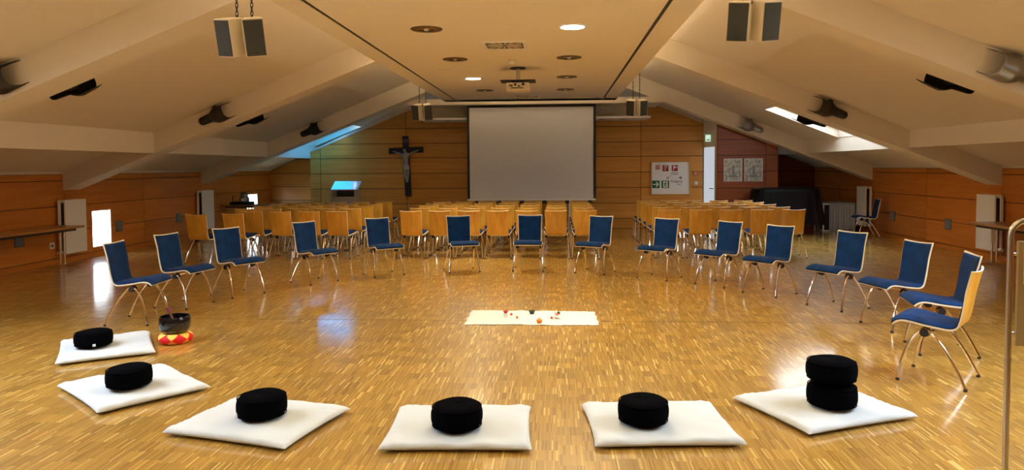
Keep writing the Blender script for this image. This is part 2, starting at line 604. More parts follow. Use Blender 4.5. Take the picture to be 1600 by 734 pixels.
for side, H in (('L', SKY_L), ('R', SKY_R)):
    Z = roofL if side == 'L' else roofR
    for i, (xa, xb, ya, yb) in enumerate(H):
        sg = 1 if side == 'L' else -1
        cs = 1 / math.sqrt(1 + SL * SL)
        # local frame: x along slope upward, y along hall, z out of the roof
        M = Matrix.Translation((xa, ya, Z(xa))) @ Matrix(((sg * cs, 0, -sg * SL * cs, 0), (0, 1, 0, 0), (SL * cs, 0, cs, 0), (0, 0, 0, 1)))
        L, Wd = abs(xb - xa) / cs, yb - ya
        fm = MB()
        for q in ((0.012, 0.012, 0.16, 0.07, Wd - 0.012, 0.25), (L - 0.07, 0.012, 0.16, L - 0.012, Wd - 0.012, 0.25),
                  (0.07, 0.012, 0.16, L - 0.07, 0.07, 0.25), (0.07, Wd - 0.07, 0.16, L - 0.07, Wd - 0.012, 0.25)):
            fm.box(*q, M)
        pm = MB().box(0.07, 0.07, 0.20, L - 0.07, Wd - 0.07, 0.21, M)
        lab = {('L', 2): 'blue-tinted skylight in the left roof slope beside the end wall',
               ('R', 2): 'bright white skylight in the right roof slope between two rafters'}.get((side, i), 'skylight in the %s roof slope beside the camera, number %d along the slope' % ('left' if side == 'L' else 'right', i + 1))
        window(fm, pm, M_GLASSBLUE if (side, i) == ('L', 2) else M_GLASS, lab)
for i, (ya, yb, za, zb) in enumerate(WINS_L):
    fm = MB()
    x0, x1 = XL - 0.09, XL - 0.05
    for q in ((ya, ya + 0.02, za, zb), (yb - 0.02, yb, za, zb), (ya + 0.02, yb - 0.02, za, za + 0.02), (ya + 0.02, yb - 0.02, zb - 0.02, zb)):
        fm.box(x0, q[0], q[2], x1, q[1], q[3])
    for q in ((ya - 0.0, ya + 0.012, za, zb), (yb - 0.012, yb, za, zb), (ya + 0.012, yb - 0.012, za, za + 0.012), (ya + 0.012, yb - 0.012, zb - 0.012, zb)):
        fm.box(x1, q[0], q[2], XL + 0.012, q[1], q[3])
    pm = MB().box(XL - 0.075, ya + 0.02, za + 0.02, XL - 0.065, yb - 0.02, zb - 0.02)
    window(fm, pm, M_GLASS, ['low bright window in the left wall beside the nearer radiator', 'low bright window in the left wall behind the small far table'][i])

# ---------------------------------------------------------------- rafters and purlins
RL, RR = [-2.5, 2.2, 6.95, 11.6, 16.3], [-2.1, 2.6, 7.3, 12.0, 16.75]
WID, DEP = 0.43, 0.31
names_r = ['behind the camera', 'above the camera', 'nearest in view', 'in the middle of the hall', 'farthest, before the end wall']
for i, y in enumerate(RL):
    p = [(XL, roofL(XL) - DEP), (XC, roofL(XC) - DEP - 0.1), (XC, roofL(XC) + 0.02), (XL, roofL(XL) + 0.02)]
    struct(MB().prism(p, y, y + WID, 'Y').build('beam', M_PLASTER), 'white plastered rafter under the left roof slope, ' + names_r[i], 'rafter')
for i, y in enumerate(RR):
    p = [(XR, roofR(XR) - DEP), (XC, roofR(XC) - DEP - 0.1), (XC, roofR(XC) + 0.02), (XR, roofR(XR) + 0.02)][::-1]
    struct(MB().prism(p, y, y + WID, 'Y').build('beam', M_PLASTER), 'white plastered rafter under the right roof slope, ' + names_r[i], 'rafter')
bays = ['behind the camera', 'beside the camera', 'in the nearer bay', 'in the middle bay', 'in the farthest bay']
for sd, X, ylist, yend in (('left', -6.65, RL, YN), ('right', 5.65, RR, YN)):
    Z = roofL if sd == 'left' else roofR
    sg = -1 if sd == 'left' else 1
    for i, y in enumerate(ylist):
        ya, yb = y + WID, (ylist[i + 1] if i + 1 < len(ylist) else yend)
        zb = 1.815
        Xb = X + sg * 0.16
        p = [(X, zb), (X, Z(X) + 0.02), (Xb, Z(Xb) + 0.02), (Xb, zb)]
        struct(MB().prism(p, ya, yb, 'Y').build('beam', M_PLASTER), 'horizontal white purlin below the %s roof slope, %s' % (sd, bays[i]), 'purlin')
# white capping along the sloping top of the end wall
for xs, zf, nm, lab in (((-6.27, -5.2, -3.30), lambda x: roofL(x) - 0.35, 'trim_2', 'left'), ((3.6, 3.0, 2.38), lambda x: 4.012 - 0.397 * x, 'trim_3', 'right')):
    th = (0.02, 0.07, 0.26) if lab == 'left' else (0.2, 0.13, 0.10)
    p = [(x, zf(x)) for x in xs] + [(x, zf(x) + h_) for x, h_ in zip(xs[::-1], th[::-1])]
    struct(MB().prism(p, YB - 0.03, YB + 0.16, 'Y').build(nm, M_PLASTER), 'white sloping cap on the %s part of the end wall' % lab, 'trim')

# ---------------------------------------------------------------- suspended ceiling, slits, canopy
sl_l, sl_r = -2.145, 0.985
ceil = MB()
for xa, xb in ((XCL, sl_l - 0.02), (sl_l + 0.02, sl_r - 0.02), (sl_r + 0.02, XCR)):
    ceil.box(xa, Y0, ZC, xb, 15.75, ZC + 0.12)
ceil.box(XCL, 15.3, ZC, XCR, 15.75, ZC + 0.12)
ceil.box(XCL + 0.02, Y0, ZC + 0.1, XCR - 0.02, 15.7, ZC + 0.14)
co = ceil.build('ceiling', [M_CEIL])
# fine grooves of the acoustic board: relief only
n = M_CEIL.node_tree
tcn = n.nodes.new('ShaderNodeTexCoord'); sp_ = n.nodes.new('ShaderNodeSeparateXYZ')
n.links.new(tcn.outputs['Object'], sp_.inputs[0])
fr_ = math_node(n, 'FRACT', math_node(n, 'DIVIDE', sp_.outputs['X'], 0.03))
gr_ = math_node(n, 'GREATER_THAN', fr_, 0.75)
bpn = n.nodes.new('ShaderNodeBump'); bpn.inputs['Strength'].default_value = 0.25; bpn.inputs['Distance'].default_value = 0.004; bpn.invert = True
n.links.new(gr_, bpn.inputs['Height'])
n.links.new(bpn.outputs[0], n.nodes['Principled BSDF'].inputs['Normal'])
struct(co, 'flat suspended acoustic ceiling running down the middle of the hall', 'ceiling')
for x, nm in ((sl_l, 'left'), (sl_r, 'right')):
    MB().box(x - 0.0199, Y0, ZC + 0.008, x + 0.0199, 15.3, ZC + 0.05).build('slit', M_BLACK, co)

can = empty('trim_4', (-0.53, 17.6, 2.67))
struct(can, 'white canopy with small downlights over the projection screen', 'canopy')
MB().box(-2.72, -0.5, 0, 2.72, 0.5, 0.045).build('soffit', M_WHITE, can)
MB().box(-2.55, -0.05, 0.045, 2.55, 0.48, 0.32).build('fascia', M_PLASTER, can)
MB().box(-2.9, -0.9, 0.32, 2.95, 0.5, 0.45).build('top_board', M_PLASTER, can)
for x in (-2.1, -1.6, 1.6, 2.1):
    MB().lathe([(0.0, -0.004), (0.07, -0.004), (0.07, 0.0)], 16).build('downlight', M_FOOT, can, (x, -0.15, 0))
for sd, xa, xb in (('left', -4.1, -2.35), ('right', 1.2, 3.0)):
    pass

# ---------------------------------------------------------------- unseen cove strips added to brighten the roof slopes
for sd, x, a_ in (('left', XCL + 0.15, 1), ('right', XCR - 0.15, -1)):
    t = empty('added_cove_light', (x, 7.0, ZC + 0.14))
    tag(t, 'unseen warm strip added along the %s top edge of the flat ceiling' % sd, 'strip light', 'added cove strips brightening the roof')
    MB().box(-0.05, -8.5, 0, 0.05, 8.5, 0.03).build('profile', M_WHITE, t)
    ld = bpy.data.lights.new('added_strip_light', 'AREA')
    ld.shape = 'RECTANGLE'; ld.size = 0.06; ld.size_y = 17.0
    ld.energy = COVE_FILL_POWER
    ld.color = (1.0, 0.85, 0.62)
    lo = bpy.data.objects.new('added_strip_light', ld)
    C.objects.link(lo)
    lo.parent = t
    lo.location = (0, 0, 0.04)
    lo.rotation_euler = (0, R(180 + 25 * a_), 0)

# ---------------------------------------------------------------- ceiling lamps
def downlight(x, y, lit, label, visible=True):
    t = empty('ceiling_downlight', (x, y, ZC))
    tag(t, label, 'ceiling light', 'recessed ceiling downlights')
    ring = MB()
    prof = [(0.085, 0.004), (0.085, -0.012), (0.155, -0.012), (0.165, -0.004), (0.165, 0.004)]
    nn = 28
    vs, fs = [], []
    for (r, z) in prof:
        for j in range(nn):
            a = 2 * PI * j / nn
            vs.append((r * math.cos(a), r * math.sin(a), z))
    for i in range(len(prof) - 1):
        for j in range(nn):
            fs.append((i * nn + j, i * nn + (j + 1) % nn, (i + 1) * nn + (j + 1) % nn, (i + 1) * nn + j))
    ring.add(vs, fs)
    if lit:
        ring.build('ring', M_WHITE, t, smooth=True)
        MB().lathe([(0.0, -0.014), (0.12, -0.014), (0.125, -0.002)], 24).build('lamp', M_LIT, t, smooth=True)
        ld = bpy.data.lights.new('lamp_light', 'SPOT')
        ld.energy = LAMP_POWER * (1.0 if visible else 0.09)
        ld.color = WARM
        ld.shadow_soft_size = 0.12
        ld.spot_size = R(LAMP_BEAM)
        ld.spot_blend = 0.6
        lo = bpy.data.objects.new('lamp_light', ld)
        C.objects.link(lo)
        lo.location = (0, 0, -0.03)
        lo.parent = t
    else:
        ring.build('ring', M_DARKRING, t, smooth=True)
        MB().lathe([(0.085, -0.002), (0.075, -0.008), (0.05, -0.004), (0.0, -0.002)], 20).build('reflector', M_REFL, t, smooth=True)
        MB().lathe([(0.0, -0.02), (0.022, -0.018), (0.026, -0.004)], 12).build('bulb', M_WHITE, t, smooth=True)
    return t


ROW = ['nearest in view', 'second row from the camera', 'third row from the camera', 'farthest row before the screen']
for i, y in enumerate((7.43, 9.53, 11.58, 13.46)):
    for j, x in enumerate((-1.33, 0.165)):
        lit = (i, j) in ((0, 1), (2, 0))
        lab = '%s recessed downlight, %s, on the %s side of the ceiling' % ('shining white' if lit else 'unlit dark-ringed', ROW[i], ['left', 'right'][j])
        downlight(x, y, lit, lab)
for i, y in enumerate((5.35, 3.28, 1.2, -0.9)):
    for j, x in enumerate((-1.33, 0.165)):
        downlight(x, y, True, 'shining recessed downlight over the near end of the hall, %s row, %s' % (['first', 'second', 'third', 'fourth'][i], ['left', 'right'][j]), False)


def ceiling_vent(x, y, label):
    t = empty('ceiling_vent', (x, y, ZC))
    tag(t, label, 'vent', 'square ceiling air vents')
    f = MB(); s = 0.245
    for q in ((-s, -s, s, -s + 0.03), (-s, s - 0.03, s, s), (-s, -s + 0.03, -s + 0.03, s - 0.03), (s - 0.03, -s + 0.03, s, s - 0.03)):
        f.box(q[0], q[1], -0.012, q[2], q[3], 0.002)
    f.build('frame', M_WHITE, t)
    MB().box(-s + 0.03, -s + 0.03, -0.004, s - 0.03, s - 0.03, 0.002).build('backing', mat('vent_dark', hexlin(70, 56, 40), 0.7), t)
    for k in range(16):
        a = 2 * PI * k / 16 + 0.1
        L = 0.2 / max(abs(math.cos(a)), abs(math.sin(a)))
        MB().box(0.05, -0.009, -0.011, L, 0.009, -0.004, Matrix.Rotation(a, 4, 'Z')).build('slat', M_CREAM, t)


ceiling_vent(-0.6, 8.5, 'square swirl air vent in the ceiling nearest the camera')
ceiling_vent(-0.59, 14.65, 'square swirl air vent in the ceiling close to the screen')
t = empty('smoke_detector', (-0.59, 9.65, ZC)); tag(t, 'small round white smoke detector on the flat ceiling', 'smoke detector')
MB().lathe([(0.05, -0.028), (0.055, -0.022), (0.055, 0.0)], 20).build('base', M_CREAM, t, smooth=True)
MB().lathe([(0.0, -0.062), (0.034, -0.06), (0.042, -0.045), (0.042, -0.028)], 20).build('sensor', M_WHITE, t, smooth=True)
t = empty('ceiling_cover', (-1.6, 10.4, ZC)); tag(t, 'faint round cream cover plate on the ceiling', 'cover plate')
MB().lathe([(0.0, -0.008), (0.10, -0.008), (0.11, 0.0)], 24).build('plate', M_CEIL, t, smooth=True)

t = empty('projector', (-0.55, 10.3, ZC)); tag(t, 'white video projector hanging from a dark ceiling bracket', 'projector')
MB().box(-0.165, 0.0, -0.335, 0.165, 0.30, -0.225).build('housing', M_CREAM, t, bevel=0.012)
MB().box(-0.25, 0.02, -0.20, 0.25, 0.36, -0.185).build('bracket', M_FOOT, t)
MB().tube([(0, 0.15, 0), (0, 0.15, -0.2)], 0.03, 12).build('pole', M_STEEL, t)
MB().lathe([(0.0, 0.0), (0.11, 0.0), (0.11, 0.02), (0.0, 0.02)], 20).build('ceiling_plate', M_FOOT, t, (0, 0.15, -0.021), smooth=True)
for x0, z0, ww, hh in ((-0.12, -0.28, 0.05, 0.02), (-0.05, -0.27, 0.03, 0.03), (0.0, -0.285, 0.04, 0.015), (0.06, -0.27, 0.035, 0.035), (-0.1, -0.31, 0.18, 0.012)):
    MB().box(x0, -0.006, z0, x0 + ww, 0.01, z0 + hh).build('connector', M_BLACK, t)
for k in range(4):
    MB().tube([(-0.09 + 0.06 * k, 0.15, -0.225), (-0.11 + 0.07 * k, 0.1, -0.185)], 0.008, 6).build('strut', M_CHROME, t)
MB().lathe([(0.0, 0), (0.05, 0), (0.05, 0.04), (0.0, 0.04)], 16).build('lens', M_BLACK, t, (0.05, 0.30, -0.28), (R(-90), 0, 0))


# ---------------------------------------------------------------- hanging loudspeakers
def speaker_pair(x, y, z, mirror, label):
    """two cabinets in a V on chains; z is the middle of the cabinets"""
    t = empty('hanging_loudspeaker', (x, y, z))
    tag(t, label, 'loudspeaker', 'twin loudspeakers hanging on chains')
    tilt = R(16)
    for s in (-1, 1):
        yaw = R(23) * s
        # cabinet front faces -Y before the yaw
        Mc = Matrix.Translation((s * 0.103, 0.0, 0)) @ Matrix.Rotation(tilt, 4, 'X') @ Matrix.Rotation(yaw, 4, 'Z')
        c = MB()
        hw, hh = 0.088, 0.158
        c.prism([(-hw, -0.075), (hw, -0.075), (hw * 0.75, 0.10), (-hw * 0.75, 0.10)], -hh, hh, 'Z')
        co_ = c.build('cabinet', M_CREAM, t, bevel=0.006)
        co_.matrix_local = Mc
        g = MB().box(-hw + 0.011, -0.083, -hh + 0.011, hw - 0.011, -0.074, hh - 0.011).build('grille', M_GRILLE, co_)
        MB().box(-0.012, -0.085, -hh + 0.03, 0.012, -0.082, -hh + 0.042).build('badge', M_BLACK, co_)
        ztop = (roofL(x) if x < XC else roofR(x)) - z
        ch = MB()
        nl = int((ztop - hh) / 0.036)
        for k in range(nl + 1):
            zz = hh - 0.005 + 0.036 * k
            pts = []
            for a_ in range(8):
                an = 2 * PI * a_ / 8
                px_, pz_ = 0.011 * math.cos(an), 0.024 * math.sin(an)
                pts.append((px_ if k % 2 else 0, 0 if k % 2 else px_, zz + 0.018 + pz_))
            ch.tube(pts, 0.0042, 5, closed=True)
        ch.build('chain', M_FOOT, t, (s * 0.065, 0.045, 0))
    MB().box(-0.1, 0.02, 0.153, 0.1, 0.08, 0.168).build('bracket', M_FOOT, t)


speaker_pair(-2.64, 6.0, 2.655, 1, 'twin cream loudspeaker with grey grilles hanging near the camera, left of the flat ceiling')
speaker_pair(1.58, 6.0, 2.71, -1, 'twin cream loudspeaker with grey grilles hanging near the camera, right of the flat ceiling')
speaker_pair(-2.70, 14.5, 2.66, 1, 'twin loudspeaker hanging beside the canopy above the crucifix')
speaker_pair(1.58, 14.5, 2.70, -1, 'twin loudspeaker hanging beside the canopy on the exit side')


# ---------------------------------------------------------------- trough lamps on the rafters
def trough_lamp(x, yface, facing, side, label, m):
    K = 1.05
    """half-pipe uplight: axis along the rafter, open end up the slope; facing -1 = on the rafter's camera side"""
    Z = roofL if side == 'L' else roofR
    sg = 1 if side == 'L' else -1
    z = Z(x) - (0.15 if facing < 0 else 0.29)
    sl = math.atan(SL)
    t = empty('rafter_uplight', (x, yface, z))
    tag(t, label, 'uplight', 'trough uplights on the rafters')
    # local: u up the slope, n away from the rafter face, v perpendicular in face
    U_ = Vector((sg * math.cos(sl), 0, math.sin(sl))); N_ = Vector((0, facing, 0)); V_ = Vector((-sg * math.sin(sl), 0, math.cos(sl)))
    M = Matrix((U_, N_, V_)).transposed().to_4x4() @ Matrix.Diagonal((K, 1, K, 1))

    def shell(a, b):
        u = -0.30 + 0.50 * a
        ang = R(-105) + R(210) * b                # around the axis, below and in front
        if a < 0.12: f = 0.44 * math.sqrt(max(0.0, 1 - ((0.12 - a) / 0.12) ** 2)) + 0.02
        elif a < 0.42: f = 0.46 + 0.08 * (a - 0.12) / 0.3
        elif a < 0.68: f = 0.54 + 0.46 * math.sin((a - 0.42) / 0.26 * PI / 2)
        else: f = 1.0 - 0.10 * (a - 0.68) / 0.32
        r = 0.125 * f
        edge = abs(b - 0.5) * 2
        u2 = u + (0.13 * edge ** 4 - 0.05) * max(0.0, (a - 0.62) / 0.38)
        return (u2, 0.06 + r * math.cos(ang), -0.02 + r * math.sin(ang))
    mb = MB()
    mb.grid(shell, 26, 14)
    s = mb.build('shade', m, t, smooth=True)
    s.matrix_local = M
    so = s.modifiers.new('thickness', 'SOLIDIFY'); so.thickness = 0.006
    a = MB().tube([(-0.05, -0.004, 0.0), (-0.05, 0.09, -0.01)], 0.03, 12).build('arm', m, t, smooth=True)
    a.matrix_local = M
    b = MB().lathe([(0.0, -0.05), (0.025, -0.045), (0.03, 0.0), (0.025, 0.05), (0.0, 0.055)], 12).build('socket', M_FOOT, t, smooth=True)
    b.matrix_local = M @ Matrix.Translation((-0.06, 0.09, -0.02)) @ Matrix.Rotation(R(90), 4, 'Y')
    k = MB().tube([(-0.02, 0.06, 0.115), (0.03, 0.05, 0.125), (0.05, 0.03, 0.11)], 0.012, 8).build('knob', m, t, smooth=True)
    k.matrix_local = M


LY, RY = RL, RR
trough_lamp(-5.55, LY[3] , -1, 'L', 'dark trough uplight on the near face of the middle left rafter', M_LAMPMETAL)
trough_lamp(-5.55, LY[4], -1, 'L', 'dark trough uplight on the far left rafter above the blue skylight', M_LAMPMETAL)
trough_lamp(-5.55, LY[2], -1, 'L', 'dark trough uplight cut by the left edge of the photo', M_LAMPMETAL)
trough_lamp(-5.12, LY[2] + WID, 1, 'L', 'dark trough uplight behind the nearest left rafter', M_LAMPMETAL)
trough_lamp(-5.2, LY[3] + WID, 1, 'L', 'dark trough uplight behind the middle left rafter', M_LAMPMETAL)
trough_lamp(4.36, RY[3], -1, 'R', 'dark trough uplight on the near face of the middle right rafter', M_LAMPMETAL)
trough_lamp(4.36, RY[4], -1, 'R', 'grey trough uplight on the far right rafter above the posters', M_LAMPGREY)
trough_lamp(4.36, RY[2], -1, 'R', 'grey trough uplight cut by the right edge of the photo', M_LAMPGREY)
trough_lamp(4.03, RY[2] + WID, 1, 'R', 'dark trough uplight behind the nearest right rafter', M_LAMPMETAL)
trough_lamp(4.25, RY[3] + WID, 1, 'R', 'dark trough uplight seen against the bright right skylight', M_LAMPMETAL)

# ---------------------------------------------------------------- end wall: screen, crucifix, notice case
t = empty('projection_screen', (-0.595, 16.9, 0)); tag(t, 'large white projection screen with black border in front of end wall', 'projection screen')
MB().box(-1.455, 0.0, 0.80, 1.455, 0.012, 2.94).build('cloth', M_SCREEN, t)
f = MB()
f.box(-1.5, -0.012, 0.76, -1.445, 0.03, 3.0); f.box(1.445, -0.012, 0.76, 1.5, 0.03, 3.0); f.box(-1.445, -0.012, 2.93, 1.445, 0.03, 3.0)
f.build('border', M_BLACK, t)
MB().box(-1.5, -0.015, 0.755, 1.5, 0.02, 0.80).build('bottom_rail', M_WHITE, t)
for k in range(6):
    MB().box(-1.32 + 0.525 * k, -0.03, 0.70, -1.22 + 0.525 * k, 0.03, 0.757).build('clamp', M_BLACK, t)
for x in (-0.72, 0.90):
    MB().tube([(x, 0.06, 0.0), (x, 0.06, 0.95)], 0.04, 12).build('post', M_WHITE, t, smooth=True)
    MB().box(x - 0.16, -0.12, 0, x + 0.16, 0.25, 0.02).build('foot_plate', M_STEEL, t)

t = empty('crucifix', (-3.77, 18.08, 1.58)); tag(t, 'large dark wooden crucifix with pale figure hanging on the end wall', 'crucifix')
t.rotation_euler = (0, R(-2.2), 0)
MB().box(-0.078, -0.06, -0.755, 0.078, 0.0, 0.755).build('upright', mat('cross_wood', hexlin(24, 26, 40), 0.45), t)
MB().box(-0.435, -0.072, 0.325, 0.435, -0.002, 0.475).build('crossbar', MATS['cross_wood'], t)
MB().box(-0.075, -0.09, 0.60, 0.10, -0.06, 0.69).build('title_plate', mat('title_plate', hexlin(92, 84, 70), 0.6), t)


def skin(name, verts, edges, radii, m, parent, sub=2):
    me = bpy.data.meshes.new(name)
    me.from_pydata(verts, edges, [])
    me.materials.append(m)
    o = bpy.data.objects.new(name, me)
    C.objects.link(o)
    o.parent = parent
    md = o.modifiers.new('skin', 'SKIN')
    md.use_smooth_shade = True
    for i, r in enumerate(radii):
        sv = me.skin_vertices[0].data[i]
        sv.radius = (r, r)
        sv.use_root = i == 0
    sb = o.modifiers.new('subsurf', 'SUBSURF')
    sb.levels = sb.render_levels = sub
    return o


y_ = -0.12
V = [(0, y_, 0.0), (0, y_, 0.09), (0.0, y_, 0.2), (0.0, y_, 0.29), (0.0, y_ - 0.02, 0.345), (-0.02, y_ - 0.05, 0.40), (-0.025, y_ - 0.05, 0.435),
     (-0.075, y_, 0.285), (-0.18, y_ + 0.01, 0.335), (-0.29, y_ + 0.03, 0.375), (-0.335, y_ + 0.03, 0.39),
     (0.075, y_, 0.285), (0.18, y_ + 0.01, 0.335), (0.29, y_ + 0.03, 0.375), (0.335, y_ + 0.03, 0.39),
     (-0.04, y_, -0.04), (-0.03, y_ - 0.05, -0.19), (-0.015, y_, -0.35), (-0.005, y_ - 0.03, -0.41),
     (0.04, y_, -0.04), (0.045, y_ - 0.045, -0.19), (0.02, y_, -0.35), (0.012, y_ - 0.03, -0.41)]
Ed = [(0, 1), (1, 2), (2, 3), (3, 4), (4, 5), (5, 6), (3, 7), (7, 8), (8, 9), (9, 10), (3, 11), (11, 12), (12, 13), (13, 14), (0, 15), (15, 16), (16, 17), (17, 18), (0, 19), (19, 20), (20, 21), (21, 22)]
Rd = [0.062, 0.05, 0.072, 0.06, 0.026, 0.044, 0.034, 0.034, 0.024, 0.017, 0.015, 0.034, 0.024, 0.017, 0.015, 0.045, 0.036, 0.024, 0.018, 0.045, 0.036, 0.024, 0.018]
skin('figure', V, Ed, Rd, mat('aged_ivory', hexlin(150, 146, 142), 0.6), t)
MB().lathe([(0.068, -0.09), (0.082, -0.05), (0.078, 0.0), (0.066, 0.03)], 14).build('loincloth', mat('loin', hexlin(178, 172, 162), 0.8), t, (0, y_, 0), smooth=True)

# notice case
t = empty('notice_case', (2.8, 18.08, 1.243)); tag(t, 'white notice case with red and green safety signs on the end wall', 'notice board')
f = MB(); a, b = 0.485, 0.415
for q in ((-a, b - 0.02, a, b), (-a, -b, a, -b + 0.02), (-a, -b + 0.02, -a + 0.02, b - 0.02), (a - 0.02, -b + 0.02, a, b - 0.02)):
    f.box(q[0], -0.05, q[1], q[2], 0.0, q[3])
f.build('frame', M_BEECH, t)
MB().box(-a + 0.02, -0.012, -b + 0.02, a - 0.02, 0.0, b - 0.02).build('back_panel', mat('case_white', hexlin(248, 250, 253), 0.5), t)
RED, GRN, WHT = mat('sign_red', hexlin(170, 20, 40), 0.5), mat('sign_green', hexlin(10, 110, 60), 0.5), mat('sign_white', hexlin(240, 242, 240), 0.5)
INK = mat('sign_ink', hexlin(30, 34, 44), 0.6)
bx0, bz0 = 1016.5, 252.5
kx = 0.97 / 62.5


def at(px, py):
    return ((px - 1047.6) * kx, -(py - 278.2) * kx)


def plate(px, py, w_, h_, m, name='sign', par=None):
    x, z = at(px, py)
    return MB().box(x - w_ / 2, -0.018, z - h_ / 2, x + w_ / 2, -0.012, z + h_ / 2).build(name, m, par or t)


def glyph(par, px, py, polys, s, m):
    x, z = at(px, py)
    g_ = MB()
    for p in polys:
        g_.prism([(x + q[0] * s, z + q[1] * s) for q in p], -0.0205, -0.0178, 'Y')
    g_.build('symbol', m, par)


def bar(x0, y0, x1, y1, w_):
    d = Vector((x1 - x0, y1 - y0)); d.normalize(); nrm = Vector((-d.y, d.x)) * w_ / 2
    return [(x0 + nrm.x, y0 + nrm.y), (x1 + nrm.x, y1 + nrm.y), (x1 - nrm.x, y1 - nrm.y), (x0 - nrm.x, y0 - nrm.y)]


def disc(cx, cy, r, n_=10):
    return [(cx + r * math.cos(2 * PI * i / n_), cy + r * math.sin(2 * PI * i / n_)) for i in range(n_)]


p1 = plate(1027.4, 261, 0.10, 0.10, RED)
glyph(p1, 1027.4, 261, [bar(-0.5, 0.5, 0.5, 0.5, 0.14), bar(-0.5, -0.5, 0.5, -0.5, 0.14), bar(-0.5, 0.5, -0.5, -0.5, 0.14), bar(0.5, 0.5, 0.5, -0.5, 0.14), bar(-0.3, 0.15, 0.3, 0.15, 0.16), bar(-0.3, -0.15, 0.3, -0.15, 0.16)], 0.06, WHT)
p2 = plate(1039.6, 262.5, 0.145, 0.145, RED)
glyph(p2, 1039.6, 262.5, [bar(-0.25, -0.45, -0.45, 0.1, 0.12), bar(-0.45, 0.1, -0.2, 0.6, 0.12), bar(-0.2, 0.6, 0.25, 0.65, 0.12), bar(0.25, 0.65, 0.5, 0.45, 0.12), bar(0.5, 0.45, 0.3, 0.0, 0.12), bar(0.3, 0.0, -0.1, -0.6, 0.12), bar(-0.1, -0.6, -0.25, -0.45, 0.12), bar(0.15, 0.5, -0.1, 0.0, 0.1)], 0.085, WHT)
p3 = plate(1054.2, 262.3, 0.145, 0.145, RED)
glyph(p3, 1054.2, 262.3, [[(-0.45, -0.1), (0.15, -0.1), (0.15, 0.7), (-0.45, 0.7)], bar(-0.35, 0.0, -0.35, -0.7, 0.2), disc(0.5, 0.15, 0.16), bar(0.2, 0.2, 0.6, 0.35, 0.1)], 0.085, WHT)
p4 = plate(1024.5, 288, 0.185, 0.185, GRN)
glyph(p4, 1024.5, 288, [bar(-0.75, 0, 0.5, 0, 0.24), bar(0.05, 0.6, 0.65, 0.0, 0.26), bar(0.05, -0.6, 0.65, 0.0, 0.26)], 0.1, WHT)
p5 = plate(1039.5, 288, 0.185, 0.185, GRN)
glyph(p5, 1039.5, 288, [[(-0.55, -0.78), (0.6, -0.78), (0.6, 0.78), (-0.55, 0.78)]], 0.1, WHT)
x, z = at(1039.5, 288)
gg = MB()
for p in ([disc(0.1, 0.52, 0.15), bar(0.05, 0.32, -0.1, -0.1, 0.24), bar(-0.1, -0.1, 0.2, -0.35, 0.16), bar(0.2, -0.35, 0.1, -0.7, 0.15), bar(-0.1, -0.1, -0.2, -0.45, 0.16), bar(-0.2, -0.45, -0.48, -0.5, 0.14), bar(0.05, 0.28, -0.35, 0.15, 0.13), bar(-0.35, 0.15, -0.42, -0.05, 0.12), bar(0.05, 0.28, 0.3, 0.05, 0.12), bar(0.3, 0.05, 0.5, 0.15, 0.12)]):
    gg.prism([(x + q[0] * 0.1, z + q[1] * 0.1) for q in p], -0.0225, -0.0205, 'Y')
gg.build('symbol', GRN, p5)
ar = MB(); x, z = at(1062.5, 277.6)
for p in ([bar(-0.6, 0, 0.4, 0, 0.2), bar(0.05, 0.45, 0.55, 0.0, 0.22), bar(0.05, -0.45, 0.55, 0.0, 0.22)]):
    ar.prism([(x + q[0] * 0.07, z + q[1] * 0.07) for q in p], -0.016, -0.012, 'Y')
ar.build('arrow', INK, t)
gm = MB(); x, z = at(1044.0, 277.8)
for p in ([bar(-0.5, 0.25, 0.3, 0.45, 0.25), bar(-0.5, 0.3, -0.5, -0.45, 0.25), bar(-0.5, -0.45, 0.35, -0.5, 0.22), bar(0.0, 0.0, 0.45, 0.0, 0.16), bar(0.35, 0.85, 1.5, 0.95, 0.14)]):
    gm.prism([(x + q[0] * 0.05, z + q[1] * 0.05) for q in p], -0.016, -0.012, 'Y')
gm.build('pictogram', INK, t)
lb = MB(); x, z = at(1054.5, 271.0)
for p in ([bar(-0.9, 0.25, 0.9, 0.25, 0.07), bar(-0.9, -0.25, 0.9, -0.25, 0.07), bar(-0.9, -0.25, -0.9, 0.25, 0.07), bar(0.9, -0.25, 0.9, 0.25, 0.07), bar(-0.5, 0, -0.1, 0, 0.12), bar(0.1, 0.0, 0.5, 0.0, 0.12)]):
    lb.prism([(x + q[0] * 0.09, z + q[1] * 0.09) for q in p], -0.016, -0.012, 'Y')
lb.build('printed_label', INK, t)


def text(body, size, loc, m, parent, name='lettering', rot=(R(90), 0, 0)):
    cu = bpy.data.curves.new(name, 'FONT')
    cu.body = body
    cu.size = size
    cu.align_x = 'CENTER'
    cu.align_y = 'CENTER'
    cu.extrude = 0.001
    cu.materials.append(m)
    tmp = bpy.data.objects.new(name + '_curve', cu)
    C.objects.link(tmp)
    me = bpy.data.meshes.new_from_object(tmp.evaluated_get(bpy.context.evaluated_depsgraph_get()))
    bpy.data.objects.remove(tmp)
    o = bpy.data.objects.new(name, me)
    C.objects.link(o)
    o.location = loc
    o.rotation_euler = rot
    o.parent = parent
    return o


x, z = at(1057, 283.2)
text('Ausgang', 0.085, (x, -0.014, z), mat('ink_grey', hexlin(90, 96, 108), 0.6), t)
lb = MB(); x, z = at(1061.5, 288.2)
lb.box(x - 0.045, -0.015, z - 0.006, x + 0.045, -0.012, z + 0.006); lb.build('printed_line', MATS['ink_grey'], t)

